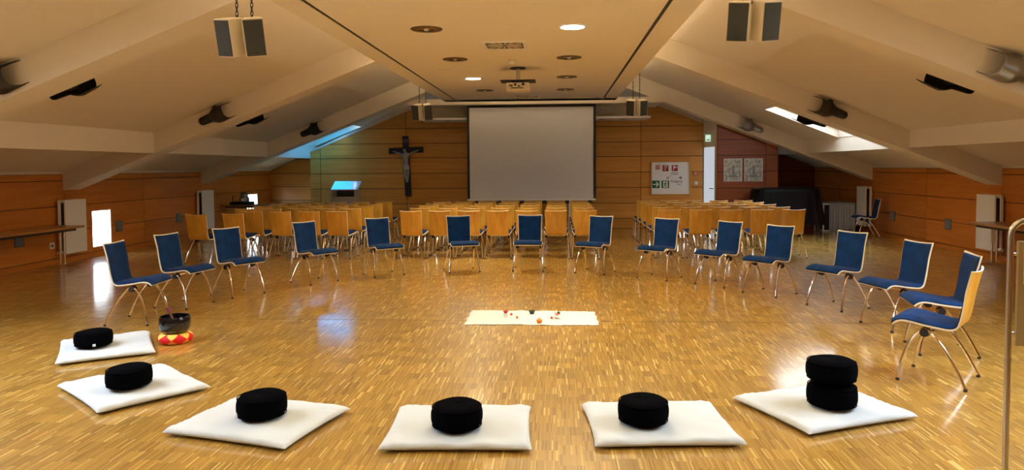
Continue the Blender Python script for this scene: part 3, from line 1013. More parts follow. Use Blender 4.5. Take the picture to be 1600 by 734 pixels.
t = empty('call_point', (3.41, 18.083, 1.355)); tag(t, 'small square orange-red call point beside the notice case', 'call point')
MB().box(-0.05, -0.035, -0.05, 0.05, 0.0, 0.05).build('housing', mat('call_orange', hexlin(196, 92, 50), 0.5), t, bevel=0.006)
MB().box(-0.025, -0.039, -0.025, 0.025, -0.035, 0.025).build('button', mat('call_face', hexlin(236, 190, 150), 0.5), t)
t = empty('light_switch', (3.43, 18.083, 1.117)); tag(t, 'small square white light switch below the orange call point', 'light switch')
MB().box(-0.042, -0.012, -0.042, 0.042, 0.0, 0.042).build('plate', M_CREAM, t)
MB().box(-0.028, -0.018, -0.028, 0.028, -0.012, 0.028).build('rocker', M_WHITE, t)
# exit sign over the door, standing out from the return
t = empty('exit_sign', tuple(Mret @ Vector((0.42, 0.0, 2.20)))); tag(t, 'small glowing green exit sign above the white door', 'exit sign')
t.rotation_euler = (0, 0, math.atan2(dirv.y, dirv.x))
MB().box(-0.02, 0.0, 0.08, 0.02, 0.17, 0.12).build('bracket', M_WHITE, t)
MB().box(-0.012, 0.0, -0.08, 0.012, 0.12, 0.08).build('panel', mat('exit_glow', hexlin(150, 220, 170), 0.4, emit=(0.75, 1.0, 0.8), estr=0.7), t)
MB().box(-0.015, 0.02, -0.05, -0.012, 0.10, -0.03).build('arrow', mat('exit_dark', hexlin(20, 120, 60), 0.4), t)


# posters
def poster(x, label, seed):
    t = empty('framed_poster', (x, 17.18, 1.44)); tag(t, label, 'poster', 'framed grey posters')
    a, b = 0.21, 0.265
    f = MB()
    for q in ((-a, b - 0.014, a, b), (-a, -b, a, -b + 0.014), (-a, -b + 0.014, -a + 0.014, b - 0.014), (a - 0.014, -b + 0.014, a, b - 0.014)):
        f.box(q[0], -0.022, q[1], q[2], 0.0, q[3])
    f.build('frame', mat('alu', (0.75, 0.74, 0.72), 0.35, 0.6), t)
    m = bpy.data.materials.get('poster_print')
    if not m:
        m = mat('poster_print', hexlin(176, 176, 166), 0.6)
        n = m.node_tree
        tcx = n.nodes.new('ShaderNodeTexCoord'); nz = n.nodes.new('ShaderNodeTexNoise'); nz.inputs['Scale'].default_value = 16; nz.inputs['Detail'].default_value = 6
        r = n.nodes.new('ShaderNodeValToRGB'); r.color_ramp.elements[0].position = 0.42; r.color_ramp.elements[0].color = hexlin(158, 160, 152); r.color_ramp.elements[1].position = 0.6; r.color_ramp.elements[1].color = hexlin(212, 210, 200)
        n.links.new(tcx.outputs['Object'], nz.inputs['Vector']); n.links.new(nz.outputs['Fac'], r.inputs[0]); n.links.new(r.outputs[0], n.nodes['Principled BSDF'].inputs['Base Color'])
    MB().box(-a + 0.014, -0.01, -b + 0.014, a - 0.014, 0, b - 0.014).build('print', m, t)
    for q in ([disc(0.01, 0.06, 0.035), [(-0.03, -0.10), (0.05, -0.10), (0.03, 0.02), (-0.012, 0.02)], [(-0.10, -0.17), (0.12, -0.17), (0.07, -0.11), (-0.05, -0.11)], [(0.05, 0.16), (0.09, 0.16), (0.09, 0.2), (0.05, 0.2)], [(0.12, 0.15), (0.16, 0.15), (0.16, 0.21), (0.12, 0.21)]]):
        MB().prism(q, -0.0115, -0.01, 'Y').build('motif', mat('poster_ink', hexlin(140, 142, 136), 0.7), t)


poster(4.10, 'framed grey poster on the reddish wall, the one nearer the white door', 1)
poster(4.57, 'framed grey poster on the reddish wall, the one nearer the covered piano', 2)


# ---------------------------------------------------------------- chairs
def smooth_path(pts, n):
    """Catmull-Rom through pts, n samples"""
    P = [Vector(p) for p in pts]
    P = [2 * P[0] - P[1]] + P + [2 * P[-1] - P[-2]]
    out = []
    segs = len(P) - 3
    for i in range(n + 1):
        t_ = i / n * segs
        k_ = min(int(t_), segs - 1)
        f_ = t_ - k_
        a, b, c, d = P[k_:k_ + 4]
        out.append(0.5 * ((2 * b) + (c - a) * f_ + (2 * a - 5 * b + 4 * c - d) * f_ * f_ + (3 * b - a - 3 * c + d) * f_ ** 3))
    return out


PROF = [(-0.252, 0.818), (-0.232, 0.73), (-0.21, 0.63), (-0.187, 0.53), (-0.165, 0.455), (-0.142, 0.412), (-0.10, 0.396), (-0.03, 0.402), (0.06, 0.414), (0.13, 0.427), (0.18, 0.432), (0.215, 0.426), (0.24, 0.412), (0.252, 0.396)]
HALF = [0.188, 0.183, 0.180, 0.178, 0.178, 0.180, 0.184, 0.192, 0.202, 0.210, 0.214, 0.216, 0.214, 0.210]
NS = 80
pp = smooth_path([(a, b, 0) for a, b in PROF], NS)
hh_ = smooth_path([(a, 0, 0) for a in HALF], NS)


def sheet(i0, i1, off0, off1, inset, nv=8, rnd=0.0, rim=False):
    """closed slab following the shell between samples i0..i1, from normal offset off0 to off1"""
    mb = MB()
    rows = i1 - i0
    top, bot = [], []
    for i in range(i0, i1 + 1):
        p = pp[i]
        d = (pp[min(i + 1, NS)] - pp[max(i - 1, 0)]).normalized()
        nrm = Vector((d.y, -d.x))            # towards the sitter
        if nrm.x < 0 and p.y > 0.5: nrm = -nrm
        if p.y <= 0.5 and nrm.y < 0: nrm = -nrm
        f = (i - i0) / rows
        back = max(0.0, min(1.0, (p.y - 0.42) / 0.25))
        for j in range(nv + 1):
            s = -1 + 2 * j / nv
            x = s * (hh_[i].x - inset)
            curl = 0.022 * back * s * s          # backrest wraps round the sitter
            dish = 0.010 * (1 - back) * (s * s) if p.y < 0.5 else 0
            e1 = min(1.0, max(0.0, (1 - abs(s)) / 0.12)) if rnd else 1.0
            e2 = min(1.0, f / 0.05, (1 - f) / 0.05) if rnd else 1.0
            k_ = math.sqrt(max(0.0, 1 - (1 - min(e1, e2)) ** 2)) if rnd else 1.0
            zdip = -0.012 * back * (1 - s * s) * max(0.0, (p.y - 0.70) / 0.12) if not rnd else -0.010 * back * (1 - s * s) * max(0.0, (p.y - 0.70) / 0.12)
            for lst, off in ((bot, off0), (top, off0 + (off1 - off0) * (0.35 + 0.65 * k_ if rnd else 1))):
                lst.append((x, p.x + nrm.x * off + curl, p.y + nrm.y * off + dish * 0 + zdip))
    w_ = nv + 1
    n0 = len(bot)
    fs, mi = [], []
    for i in range(rows):
        for j in range(nv):
            q = (i * w_ + j, (i + 1) * w_ + j, (i + 1) * w_ + j + 1, i * w_ + j + 1)
            fs.append(q[::-1]); mi.append(0)
            fs.append(tuple(k_ + n0 for k_ in q)); mi.append(0)
    edge = 1 if rim else 0
    for i in range(rows):
        for j in (0, nv):
            a, b = i * w_ + j, (i + 1) * w_ + j
            q = (a, b, b + n0, a + n0)
            fs.append(q if j == 0 else q[::-1]); mi.append(edge)
    for j in range(nv):
        for i in (0, rows):
            a, b = i * w_ + j, i * w_ + j + 1
            q = (a, b, b + n0, a + n0)
            fs.append(q[::-1] if i == 0 else q); mi.append(edge)
    mb.v = bot + top; mb.f = [list(q) for q in fs]; mb.m = mi
    # front face of the shell is the pale edge colour too
    if rim:
        mb.m = [1 if (all(v >= n0 for v in q)) else m_ for q, m_ in zip(mb.f, mb.m)]
    return mb


def make_chair():
    t = empty('upholstered_chair')
    sheet(0, NS, -0.006, 0.006, 0.0, rim=True).build('shell', [M_BEECH, M_EDGE], t, smooth=True)
    ib = 30
    sheet(1, ib, 0.0062, 0.022, 0.009, 10, 1.0).build('back_cushion', M_BLUE, t, smooth=True)
    sheet(ib, NS - 1, 0.0062, 0.034, 0.008, 10, 1.0).build('seat_cushion', M_BLUE, t, smooth=True)
    for s in (-1, 1):
        for fr in (1, -1):
            if fr > 0:
                path = [(s * 0.19, 0.045, 0.385), (s * 0.195, 0.10, 0.345), (s * 0.205, 0.155, 0.245), (s * 0.217, 0.19, 0.13), (s * 0.225, 0.21, 0.012)]
            else:
                path = [(s * 0.19, 0.05, 0.385), (s * 0.195, -0.01, 0.345), (s * 0.206, -0.095, 0.235), (s * 0.217, -0.16, 0.12), (s * 0.226, -0.212, 0.012)]
            sp = smooth_path(path, 10)
            leg = MB().tube(sp, 0.011, 8).build('leg', M_CHROME, t, smooth=True)
            e_ = Vector(path[-1])
            MB().lathe([(0.013, 0.0), (0.0135, 0.012), (0.012, 0.02)], 8).build('foot', M_FOOT, leg, (e_.x, e_.y, 0.0), smooth=True)
        h = MB().tube([(s * 0.158, 0.05, 0.362), (s * 0.212, 0.05, 0.362)], [0.036, 0.028], 12).build('hub', M_BLACK, t, smooth=True)
    MB().tube([(-0.19, 0.048, 0.378), (0.19, 0.048, 0.378)], 0.012, 8).build('crossbar', M_CHROME, t, smooth=True)
    return t


proto = make_chair()
first_used = False


def chair(x, y, facing_deg, label, group):
    global first_used
    o = copy_tree(proto) if first_used else proto
    first_used = True
    o.location = (x, y, 0)
    o.rotation_euler = (0, 0, R(facing_deg - 90))
    tag(o, label, 'chair', group)
    return o


G1 = 'blue chairs of the circle'
circle = [
    (-4.27, 7.07, 3, 'blue chair seen from its side, closest to the black singing bowl'),
    (-4.23, 7.92, -12, 'blue chair of the circle second from its left end, behind the bowl chair'),
    (-3.93, 8.64, -31, 'blue chair of the circle third from its left end'),
    (-3.30, 9.62, -34, 'blue chair of the circle fourth from its left end, left of the lectern'),
    (-2.51, 10.29, -53, 'blue chair of the circle fifth from its left end, below the crucifix'),
    (-1.425, 10.70, -70, 'blue chair facing forward under the left part of the screen'),
    (-0.42, 10.82, -92, 'blue chair facing the camera squarely under the middle of the screen'),
    (0.555, 10.58, -117, 'blue chair under the right edge of the screen, turned slightly'),
    (1.41, 10.07, -126, 'blue chair of the circle below the notice case'),
    (2.11, 9.51, -139, 'blue chair of the circle below the two posters, the farther one'),
    (2.56, 8.86, -139.5, 'blue chair of the circle seventh from its right end minus two, before the yellow corner chair'),
    (3.05, 8.035, -150, 'blue chair of the circle fourth from its right end, before the grey draped cart'),
    (3.225, 7.06, -167, 'blue chair of the circle third from its right end, before the wall panels'),
    (3.18, 6.17, 169, 'blue chair second from the right end, half hidden behind the nearest chair'),
    (2.745, 5.35, 141.5, 'nearest blue chair at the right end, showing its brown wooden back'),
]
circle[10] = (2.56, 8.86, -139.5, 'blue chair of the circle fifth from its right end')
for c_ in circle:
    chair(*c_, G1)
chair(6.62, 15.9, 172, 'lone blue chair standing against the right wall beside the white radiator', 'single chair by the wall')

G2 = 'wooden-backed chairs in rows facing the screen'
ORD = ['first', 'second', 'third', 'fourth', 'fifth', 'sixth', 'seventh']
ROWY = [12.31, 13.14, 13.97, 14.78, 15.57]
for ri, y in enumerate(ROWY):
    for k_ in range(7):
        chair(-2.465 + 0.49 * k_, y + random.uniform(-0.02, 0.02), 90 + random.uniform(-1.5, 1.5),
              'yellow wooden-backed chair, %s from left in the %s row of the middle block' % (ORD[k_], ORD[ri]), G2)
    for k_ in range(5):
        chair(1.88 + 0.51 * k_, y + 0.12 + random.uniform(-0.02, 0.02), 90 + random.uniform(-1.5, 1.5),
              'yellow wooden-backed chair, %s from left in the %s row of the right block' % (ORD[k_], ORD[ri]), G2)
    for k_ in range(4 if ri == 0 else 5):
        chair(-3.72 - 0.495 * k_, y - 0.03 + random.uniform(-0.02, 0.02), 88 + random.uniform(-2, 2),
              'yellow wooden-backed chair, %s from the aisle in the %s row of the left block' % (ORD[k_], ORD[ri]), G2)
chair(-5.27, 11.72, 84, 'wooden-backed chair set forward of the left block, directly behind a blue chair', G2)
chair(-5.80, 11.55, 82, 'wooden-backed chair set forward of the left block, nearest the left wall', G2)


# ---------------------------------------------------------------- meditation mats and cushions
def make_zabuton(seed, loc, ang, label, hx=0.415, hy=0.34):
    rnd = random.Random(seed)
    ph = [rnd.uniform(0, 6.28) for _ in range(8)]
    t = empty('meditation_mat', (*loc, 0), R(ang))
    tag(t, label, 'floor mat', 'white meditation mats')
    N = 44

    def surf(top):
        def fn(a, b):
            # sample denser at the rim
            u = math.sin((a - 0.5) * PI); v = math.sin((b - 0.5) * PI)
            u = math.copysign(abs(u) ** 0.8, u); v = math.copysign(abs(v) ** 0.8, v)
            pin = 1 - 0.030 * (1 - u * u) * abs(v) ** 3
            pin2 = 1 - 0.030 * (1 - v * v) * abs(u) ** 3
            x, y = u * hx * pin2, v * hy * pin
            ru, rv = max(0.0, 1 - abs(u) ** 22), max(0.0, 1 - abs(v) ** 22)
            k_ = math.sqrt(ru * rv)
            rim = max(abs(u), abs(v))
            wr = math.sin(23 * u + ph[0] + 4 * math.sin(7 * u + ph[1]) + 2 * math.sin(5 * v)) * math.exp(-((1 - abs(v)) / 0.10)) + math.sin(21 * v + ph[2] + 4 * math.sin(6 * v + ph[3]) + 2 * math.sin(5 * u)) * math.exp(-((1 - abs(u)) / 0.10))
            soft = 0.004 * math.sin(4.1 * u + ph[4]) * math.sin(3.3 * v + ph[5]) + 0.0025 * math.sin(11 * u + 7 * v + ph[6])
            if top:
                far = 1 - math.exp(-((x / 0.17) ** 4 + (y / 0.17) ** 4))
                z = 0.032 + 0.028 * k_ + (0.0045 * wr * k_ - 0.004 + soft * k_) * far * (1 if k_ > 0.05 else 0)
            else:
                kb = math.sqrt(max(0.0, 1 - abs(u) ** 9) * max(0.0, 1 - abs(v) ** 9))
                z = 0.032 - 0.030 * kb
            corner = (abs(u) * abs(v)) ** 6
            return (x * (1 + 0.008 * corner), y * (1 + 0.008 * corner), z - 0.006 * corner)
        return fn
    mb = MB()
    mb.grid(surf(True), N, N)
    mb.grid(surf(False), N, N, flip=True)
    me = mb.build('cover', M_COTTON, t)
    # weld the two sheets along the rim
    wl = me.modifiers.new('weld', 'WELD'); wl.merge_threshold = 0.0004
    me.data.polygons.foreach_set('use_smooth', [True] * len(me.data.polygons))
    return t


def make_zafu(loc, z, label, r=0.147, h=0.145, seed=0, tilt=(0, 0), tagang=None):
    t = empty('meditation_cushion', (*loc, z), 0, (R(tilt[0]), R(tilt[1]), seed * 0.7))
    tag(t, label, 'cushion', 'round black meditation cushions')
    prof = []
    for i in range(29):
        a = -PI / 2 + PI * i / 28
        ex = 0.42
        rr = r * (abs(math.cos(a)) ** ex)
        zz = h / 2 + h / 2 * math.copysign(abs(math.sin(a)) ** 0.62, math.sin(a))
        prof.append((max(rr, 0.0008), zz))
    n_ = 72
    vs, fs = [], []
    for (rr, zz) in prof:
        side = max(0.0, 1 - abs(zz - h / 2) / (h / 2)) ** 0.5
        for j in range(n_):
            a = 2 * PI * j / n_
            q = rr * (1 + 0.012 * side * math.cos(24 * a)) * (1 + 0.012 * math.sin(2 * a + seed))
            vs.append((q * math.cos(a), q * math.sin(a), zz + 0.004 * math.sin(a + seed) * (zz / h)))
    for i in range(len(prof) - 1):
        for j in range(n_):
            fs.append((i * n_ + j, i * n_ + (j + 1) % n_, (i + 1) * n_ + (j + 1) % n_, (i + 1) * n_ + j))
    MB().add(vs, fs).build('cover', M_ZAFU, t, smooth=True)
    for zz in (0.022, h - 0.022):
        rr = r * 0.955
        MB().tube([(rr * math.cos(2 * PI * j / 40), rr * math.sin(2 * PI * j / 40), zz) for j in range(40)], 0.0035, 5, closed=True).build('seam_piping', M_ZAFU, t, smooth=True)
    if tagang is not None:
        a = R(tagang) - seed * 0.7
        MB().box(-0.011, -0.003, -0.008, 0.011, 0.003, 0.012, Matrix.Translation((1.0 * r * math.cos(a), 1.0 * r * math.sin(a), 0.035)) @ Matrix.Rotation(a + PI / 2, 4, 'Z')).build('label_tag', M_WHITE, t)
    return t


ZT = 0.0605
make_zabuton(1, (-0.572, 4.16), 2.5, 'white meditation mat in the middle of the front, squarely facing the camera')
make_zabuton(2, (0.59, 4.27), 4.5, 'white meditation mat second from the right, with one cushion')
make_zabuton(3, (-1.80, 4.22), -14.5, 'white diamond-lying meditation mat third from the left')
make_zabuton(4, (-2.975, 4.845), 50.5, 'white meditation mat second from the left, turned diagonally', hx=0.36, hy=0.415)
make_zabuton(5, (-3.87, 5.93), -57.0, 'white meditation mat farthest left, next to the singing bowl', hx=0.415, hy=0.355)
make_zabuton(6, (1.66, 4.61), 23.5, 'white meditation mat on the right carrying two stacked cushions', hx=0.41, hy=0.345)
make_zafu((-0.577, 4.06), ZT, 'round black cushion on the middle mat', seed=1)
make_zafu((0.496, 4.19), ZT, 'round black cushion on the mat second from the right', seed=2)
make_zafu((-1.776, 4.19), ZT, 'round black cushion with small white tag on the third mat', seed=3, tagang=218)
make_zafu((-2.94, 4.74), ZT, 'round black cushion on the diagonal mat second from the left', seed=4)
make_zafu((-3.911, 5.82), ZT, 'round black cushion on the farthest left mat beside the bowl', seed=5, tagang=-55, h=0.14)
make_zafu((1.692, 4.53), ZT, 'lower black cushion of the stack of two on the right mat', seed=6, h=0.15)
make_zafu((1.688, 4.53), ZT + 0.1545, 'upper black cushion of the stack of two on the right mat', seed=7, h=0.146)

# ---------------------------------------------------------------- singing bowl on patterned cushion
BC = (-3.415, 6.215)
t = empty('bowl_cushion', (*BC, 0)); tag(t, 'round ring cushion with red diamonds on yellow under the black bowl', 'cushion')
m = mat('diamond_cloth', hexlin(240, 170, 60), 0.7)
n = m.node_tree
tcn = n.nodes.new('ShaderNodeTexCoord'); sp_ = n.nodes.new('ShaderNodeSeparateXYZ'); n.links.new(tcn.outputs['Object'], sp_.inputs[0])
ang = math_node(n, 'ARCTAN2', sp_.outputs['Y'], sp_.outputs['X'])
fa = math_node(n, 'FRACT', math_node(n, 'ADD', math_node(n, 'MULTIPLY', ang, 7 / (2 * PI)), 0.42))
da = math_node(n, 'MULTIPLY', math_node(n, 'ABSOLUTE', math_node(n, 'SUBTRACT', fa, 0.5)), 2.0)
dz = math_node(n, 'MULTIPLY', math_node(n, 'ABSOLUTE', math_node(n, 'SUBTRACT', sp_.outputs['Z'], 0.046)), 20.0)
inside = math_node(n, 'LESS_THAN', math_node(n, 'ADD', da, dz), 1.0)
up = math_node(n, 'GREATER_THAN', sp_.outputs['Z'], 0.05)
mx1 = n.nodes.new('ShaderNodeMix'); mx1.data_type = 'RGBA'
mx1.inputs[6].default_value = hexlin(240, 140, 30); mx1.inputs[7].default_value = hexlin(250, 214, 90)
n.links.new(up, mx1.inputs[0])
mx2 = n.nodes.new('ShaderNodeMix'); mx2.data_type = 'RGBA'
n.links.new(inside, mx2.inputs[0]); n.links.new(mx1.outputs[2], mx2.inputs[6]); mx2.inputs[7].default_value = hexlin(225, 20, 30)
n.links.new(mx2.outputs[2], n.nodes['Principled BSDF'].inputs['Base Color'])
prof = [(0.02, 0.0)] + [(0.095 + 0.055 * math.cos(a), 0.046 + 0.046 * math.sin(a)) for a in [R(-90 + 15 * i) for i in range(13)]] + [(0.02, 0.088)]
MB().lathe(prof, 36).build('cover', m, t, smooth=True)
t = empty('singing_bowl', (*BC, 0.0925)); tag(t, 'black metal singing bowl standing on the red and yellow cushion', 'bowl')
outer = [(0.085, 0.0), (0.112, 0.012), (0.128, 0.045), (0.134, 0.085), (0.131, 0.125), (0.124, 0.147), (0.117, 0.147), (0.122, 0.12), (0.124, 0.085), (0.118, 0.045), (0.10, 0.02), (0.004, 0.014)]
MB().lathe(outer, 40).build('body', mat('bowl_black', (0.006, 0.006, 0.008), 0.12, coat=0.5), t, smooth=True)
t = empty('bowl_striker', (BC[0] - 0.05, BC[1], 0.108)); tag(t, 'dark red wooden striker standing inside the singing bowl', 'striker')
MB().tube([(0.06, 0.01, 0.012), (0.01, 0.02, 0.12), (-0.012, 0.025, 0.165)], 0.011, 10).build('stick', mat('striker_wood', hexlin(96, 44, 40), 0.4), t, smooth=True)
MB().tube([(-0.008, 0.024, 0.157), (-0.026, 0.028, 0.2)], 0.017, 10).build('head', mat('striker_head', hexlin(120, 40, 66), 0.6), t, smooth=True)

# ---------------------------------------------------------------- white cloth with small things
t = empty('floor_cloth', (-0.26, 7.34, 0)); tag(t, 'white cloth spread on the parquet inside the circle of chairs', 'cloth')


def cloth(a, b):
    u, v = -1 + 2 * a, -1 + 2 * b
    x = 0.66 * u * (1 - 0.012 * v) + 0.006 * math.sin(9 * v) - (0.012 if u < 0 else 0) * v
    y = 0.335 * v + 0.025 * (u < -0.1) * v * (v > 0) + 0.008 * math.sin(5 * u) * v + 0.012 * math.exp(-((u - 0.05) / 0.25) ** 2) * (v > 0)
    fold = 0.004 * (abs((u * 3) % 1 - 0.5) < 0.06) + 0.003 * (abs((v * 1.5 + 0.5) % 1 - 0.5) < 0.05)
    return (x, y, 0.004 + fold + 0.003 * math.sin(7 * u + 3 * v) ** 2)


mb = MB().grid(cloth, 48, 20)
cm = mb.build('fabric', mat('cloth_white', hexlin(212, 214, 208), 0.9), t, smooth=True)
so = cm.modifiers.new('thickness', 'SOLIDIFY'); so.thickness = 0.003; so.offset = 0


def petal_cluster(par, m, n_, r, z, s):
    for i in range(n_):
        a = 2 * PI * i / n_
        pm = MB().grid(lambda u, v: ((u - 0.0) * s, (v - 0.5) * s * 0.9 * math.sin(PI * (0.12 + 0.8 * u)), 0.35 * s * u * u + 0.2 * s * (v - 0.5) ** 2), 5, 4)
        o = pm.build('petal', m, par, (r * math.cos(a), r * math.sin(a), z), (0, R(-25), a), smooth=True)


M_RED = mat('petal_red', hexlin(200, 40, 30), 0.6); M_PINK = mat('petal_pink', hexlin(236, 120, 90), 0.6)
t = empty('flower_cup', (-0.53, 7.35, 0.008)); tag(t, 'small white cup holding a red flower on the white cloth', 'flower')
MB().lathe([(0.018, 0), (0.024, 0.02), (0.026, 0.038), (0.022, 0.04)], 16).build('cup', M_WHITE, t, smooth=True)
petal_cluster(t, M_RED, 7, 0.004, 0.042, 0.032)
MB().lathe([(0.012, 0.042), (0.014, 0.05), (0.002, 0.06)], 10).build('flower_centre', mat('flower_dark', hexlin(90, 20, 20), 0.7), t, smooth=True)
for (x, y, m_, lab) in ((-0.477, 7.43, M_RED, 'loose red petals on the cloth, right behind the flower cup'), (-0.41, 7.29, M_PINK, 'loose pinkish petals on the cloth, in front of the flower cup'), (-0.058, 7.275, M_RED, 'loose red blossom beside the candle bowl')):
    t = empty('fallen_blossom', (x, y, 0.009)); tag(t, lab, 'petals', 'fallen blossoms on the cloth')
    petal_cluster(t, m_, 4, 0.003, 0.002, 0.026)
t = empty('succulent_plant', (-0.266, 7.52, 0.008)); tag(t, 'small dark green rosette plant at the back of the cloth', 'plant')
MB().lathe([(0.022, 0), (0.026, 0.008), (0.02, 0.012)], 14).build('pot', mat('pot_dark', hexlin(70, 70, 60), 0.7), t, smooth=True)
for i in range(10):
    a = 2 * PI * i / 10
    MB().tube([(0, 0, 0), (0.022, 0, 0.012), (0.034, 0, 0.03)], [0.009, 0.009, 0.001], 6).build('leaf', mat('succulent_green', hexlin(52, 62, 40), 0.6), t, (0, 0, 0.012), (0, 0, a))
MB().tube([(0, 0, 0.015), (0, 0, 0.05)], [0.009, 0.002], 6).build('leaf', MATS['succulent_green'], t)
t = empty('orange_ball', (-0.178, 7.06, 0.009)); tag(t, 'small orange gourd at the front edge of the white cloth', 'gourd')
prof = [(0.002, 0.0)] + [(0.029 * math.cos(R(a)), 0.025 + 0.025 * math.sin(R(a))) for a in range(-75, 80, 15)] + [(0.004, 0.05)]
MB().lathe(prof, 20).build('body', mat('gourd_orange', hexlin(226, 130, 40), 0.5), t, smooth=True)
MB().tube([(0, 0, 0.049), (0.003, 0, 0.058)], 0.004, 6).build('stem', mat('stem_brown', hexlin(110, 80, 40), 0.7), t)
t = empty('candle_bowl', (0.0, 7.30, 0.009)); tag(t, 'small white bowl with brown and red blossoms on the cloth', 'bowl')
MB().lathe([(0.022, 0), (0.034, 0.014), (0.038, 0.03), (0.034, 0.032)], 18).build('body', M_WHITE, t, smooth=True)
petal_cluster(t, M_PINK, 5, 0.008, 0.034, 0.03)
o = MB().lathe([(0.004, 0.0), (0.017, 0.01), (0.017, 0.02), (0.003, 0.032)], 12).build('seed_head', mat('seed_brown', hexlin(70, 30, 24), 0.6), t, (0.012, 0.005, 0.04), smooth=True)


# ---------------------------------------------------------------- radiators
def radiator(x, y0, y1, wallside, label):
    """flat double panel radiator on a side wall; x of the wall"""
    sg = 1 if wallside == 'L' else -1
    t = empty('radiator', (x, (y0 + y1) / 2, 0)); tag(t, label, 'radiator', 'white panel radiators')
    h = (y1 - y0) / 2
    MB().box(sg * 0.17, -h, 0.16, sg * 0.20, h, 1.05).build('front_panel', M_WHITE, t, bevel=0.008)
    MB().box(sg * 0.06, -h, 0.16, sg * 0.10, h, 1.05).build('rear_panel', M_WHITE, t, bevel=0.008)
    cf = MB()
    for k_ in range(14):
        y = -h + 0.04 + (2 * h - 0.08) * k_ / 13
        cf.box(sg * 0.10, y - 0.004, 0.2, sg * 0.17, y + 0.004, 1.0)
    o = cf.build('convector_fins', M_FOOT, t); o['kind'] = 'stuff'
    for y in (-h + 0.1, h - 0.1):
        MB().box(sg * 0.016, y - 0.02, 0.3, sg * 0.06, y + 0.02, 0.95).build('bracket', M_WHITE, t)
    MB().tube([(sg * 0.135, -h, 0.19), (sg * 0.135, -h - 0.05, 0.19)], 0.02, 10).build('valve', M_WHITE, t, smooth=True)
    MB().tube([(sg * 0.135, -h - 0.05, 0.19), (sg * 0.135, -h - 0.11, 0.19)], 0.028, 10).build('thermostat_knob', M_WHITE, t, smooth=True)
    MB().tube([(sg * 0.135, -h - 0.03, 0.19), (sg * 0.10, -h - 0.03, 0.10), (sg * 0.016, -h - 0.03, 0.10)], 0.010, 8).build('pipe', M_CHROME, t, smooth=True)


radiator(XL, 11.37, 11.90, 'L', 'tall white radiator on the left wall behind the table end')
radiator(XL, 15.98, 16.53, 'L', 'white radiator on the left wall farther back behind chair backs')
radiator(XR, 11.86, 12.36, 'R', 'tall white radiator on the right wall behind the table end')
radiator(XR, 16.65, 17.13, 'R', 'white radiator on the right wall beside the lone blue chair')


# ---------------------------------------------------------------- wall plates and sockets
def wall_plate(x, y, z, sg, label):
    t = empty('wall_plate', (x + sg * 0.014, y, z)); tag(t, label, 'wall plate', 'square grey wall plates')
    MB().box(0, -0.10, -0.10, sg * 0.012, 0.10, 0.10).build('frame', mat('plate_rim', hexlin(96, 100, 100), 0.4), t)
    MB().box(sg * 0.012, -0.085, -0.085, sg * 0.016, 0.085, 0.085).build('glass_face', M_GREYPLATE, t)


wall_plate(XL, 10.56, 0.466, 1, 'grey plate low on the left wall under the table')
wall_plate(XL, 13.10, 0.484, 1, 'grey plate on the left wall right after the bright window')
wall_plate(XL, 15.26, 0.488, 1, 'grey plate on the left wall before the far radiator')
wall_plate(XR, 15.72, 0.46, -1, 'grey plate on the right wall nearer the lone chair')
wall_plate(XR, 13.55, 0.455, -1, 'grey plate on the right wall nearer the table')
t = empty('wall_socket', (XL + 0.014, 11.28, 0.31)); tag(t, 'small white power socket on the left wall below the table', 'socket')
MB().box(0, -0.055, -0.055, 0.01, 0.055, 0.055).build('plate', M_WHITE, t)
MB().box(0.01, -0.02, -0.02, 0.012, 0.02, 0.02).build('hole', M_FOOT, t)


# ---------------------------------------------------------------- folding tables
def table(x0, x1, y0, y1, z, label, legs, along='Y'):
    t = empty('folding_table', ((x0 + x1) / 2, (y0 + y1) / 2, 0)); tag(t, label, 'table')
    hx, hy = (x1 - x0) / 2, (y1 - y0) / 2
    MB().box(-hx, -hy, z - 0.034, hx, hy, z).build('table_top', M_TABLE, t, bevel=0.004)
    MB().box(-hx + 0.06, -hy + 0.12, z - 0.075, hx - 0.06, hy - 0.12, z - 0.034).build('under_frame', mat('under_dark', hexlin(60, 44, 30), 0.6), t)
    for y in legs:
        for s in (-1, 1):
            MB().tube([(s * 0.035, y, 0.03), (s * 0.035, y, z - 0.07)], 0.016, 10).build('leg', M_CHROME, t, smooth=True)
        MB().box(-hx * 0.85, y - 0.025, 0.0, hx * 0.85, y + 0.025, 0.032).build('foot', M_CHROME, t, bevel=0.006)
    return t


table(-8.2, -7.6, 9.1, 11.18, 0.655, 'brown-topped folding table along the left wall, cut by the photo edge', (-0.72, 0.92))
table(6.42, 7.05, 9.5, 11.72, 0.645, 'brown-topped folding table along the right wall behind the sign stand', (-0.9, 0.95))
table(-8.15, -6.95, 17.05, 17.7, 0.665, 'small pale table in the far left corner carrying glassware', (0.0,))
t = empty('serving_tray', (-7.72, 17.3, 0.666)); tag(t, 'dark tray on the small far left table', 'tray')
f = MB(); f.box(-0.24, -0.16, 0, 0.24, 0.16, 0.015)
for q in ((-0.24, -0.16, 0.24, -0.145), (-0.24, 0.145, 0.24, 0.16), (-0.24, -0.145, -0.225, 0.145), (0.225, -0.145, 0.24, 0.145)):
    f.box(q[0], q[1], 0.015, q[2], q[3], 0.07)
f.build('tray_body', M_BLACK, t)
MB().tube([(-0.235, 0, 0.07), (-0.235, 0, 0.2), (-0.19, 0, 0.22)], 0.01, 6).build('handle', M_BLACK, t)
t = empty('glass_carafe', (-7.66, 17.3, 0.682)); tag(t, 'bluish glass carafe with dark lid standing on the dark tray', 'carafe')
MB().lathe([(0.10, 0.0), (0.12, 0.03), (0.12, 0.13), (0.085, 0.2), (0.08, 0.25)], 20).build('body', mat('carafe_glass', hexlin(96, 116, 140), 0.1, coat=0.5), t, smooth=True)
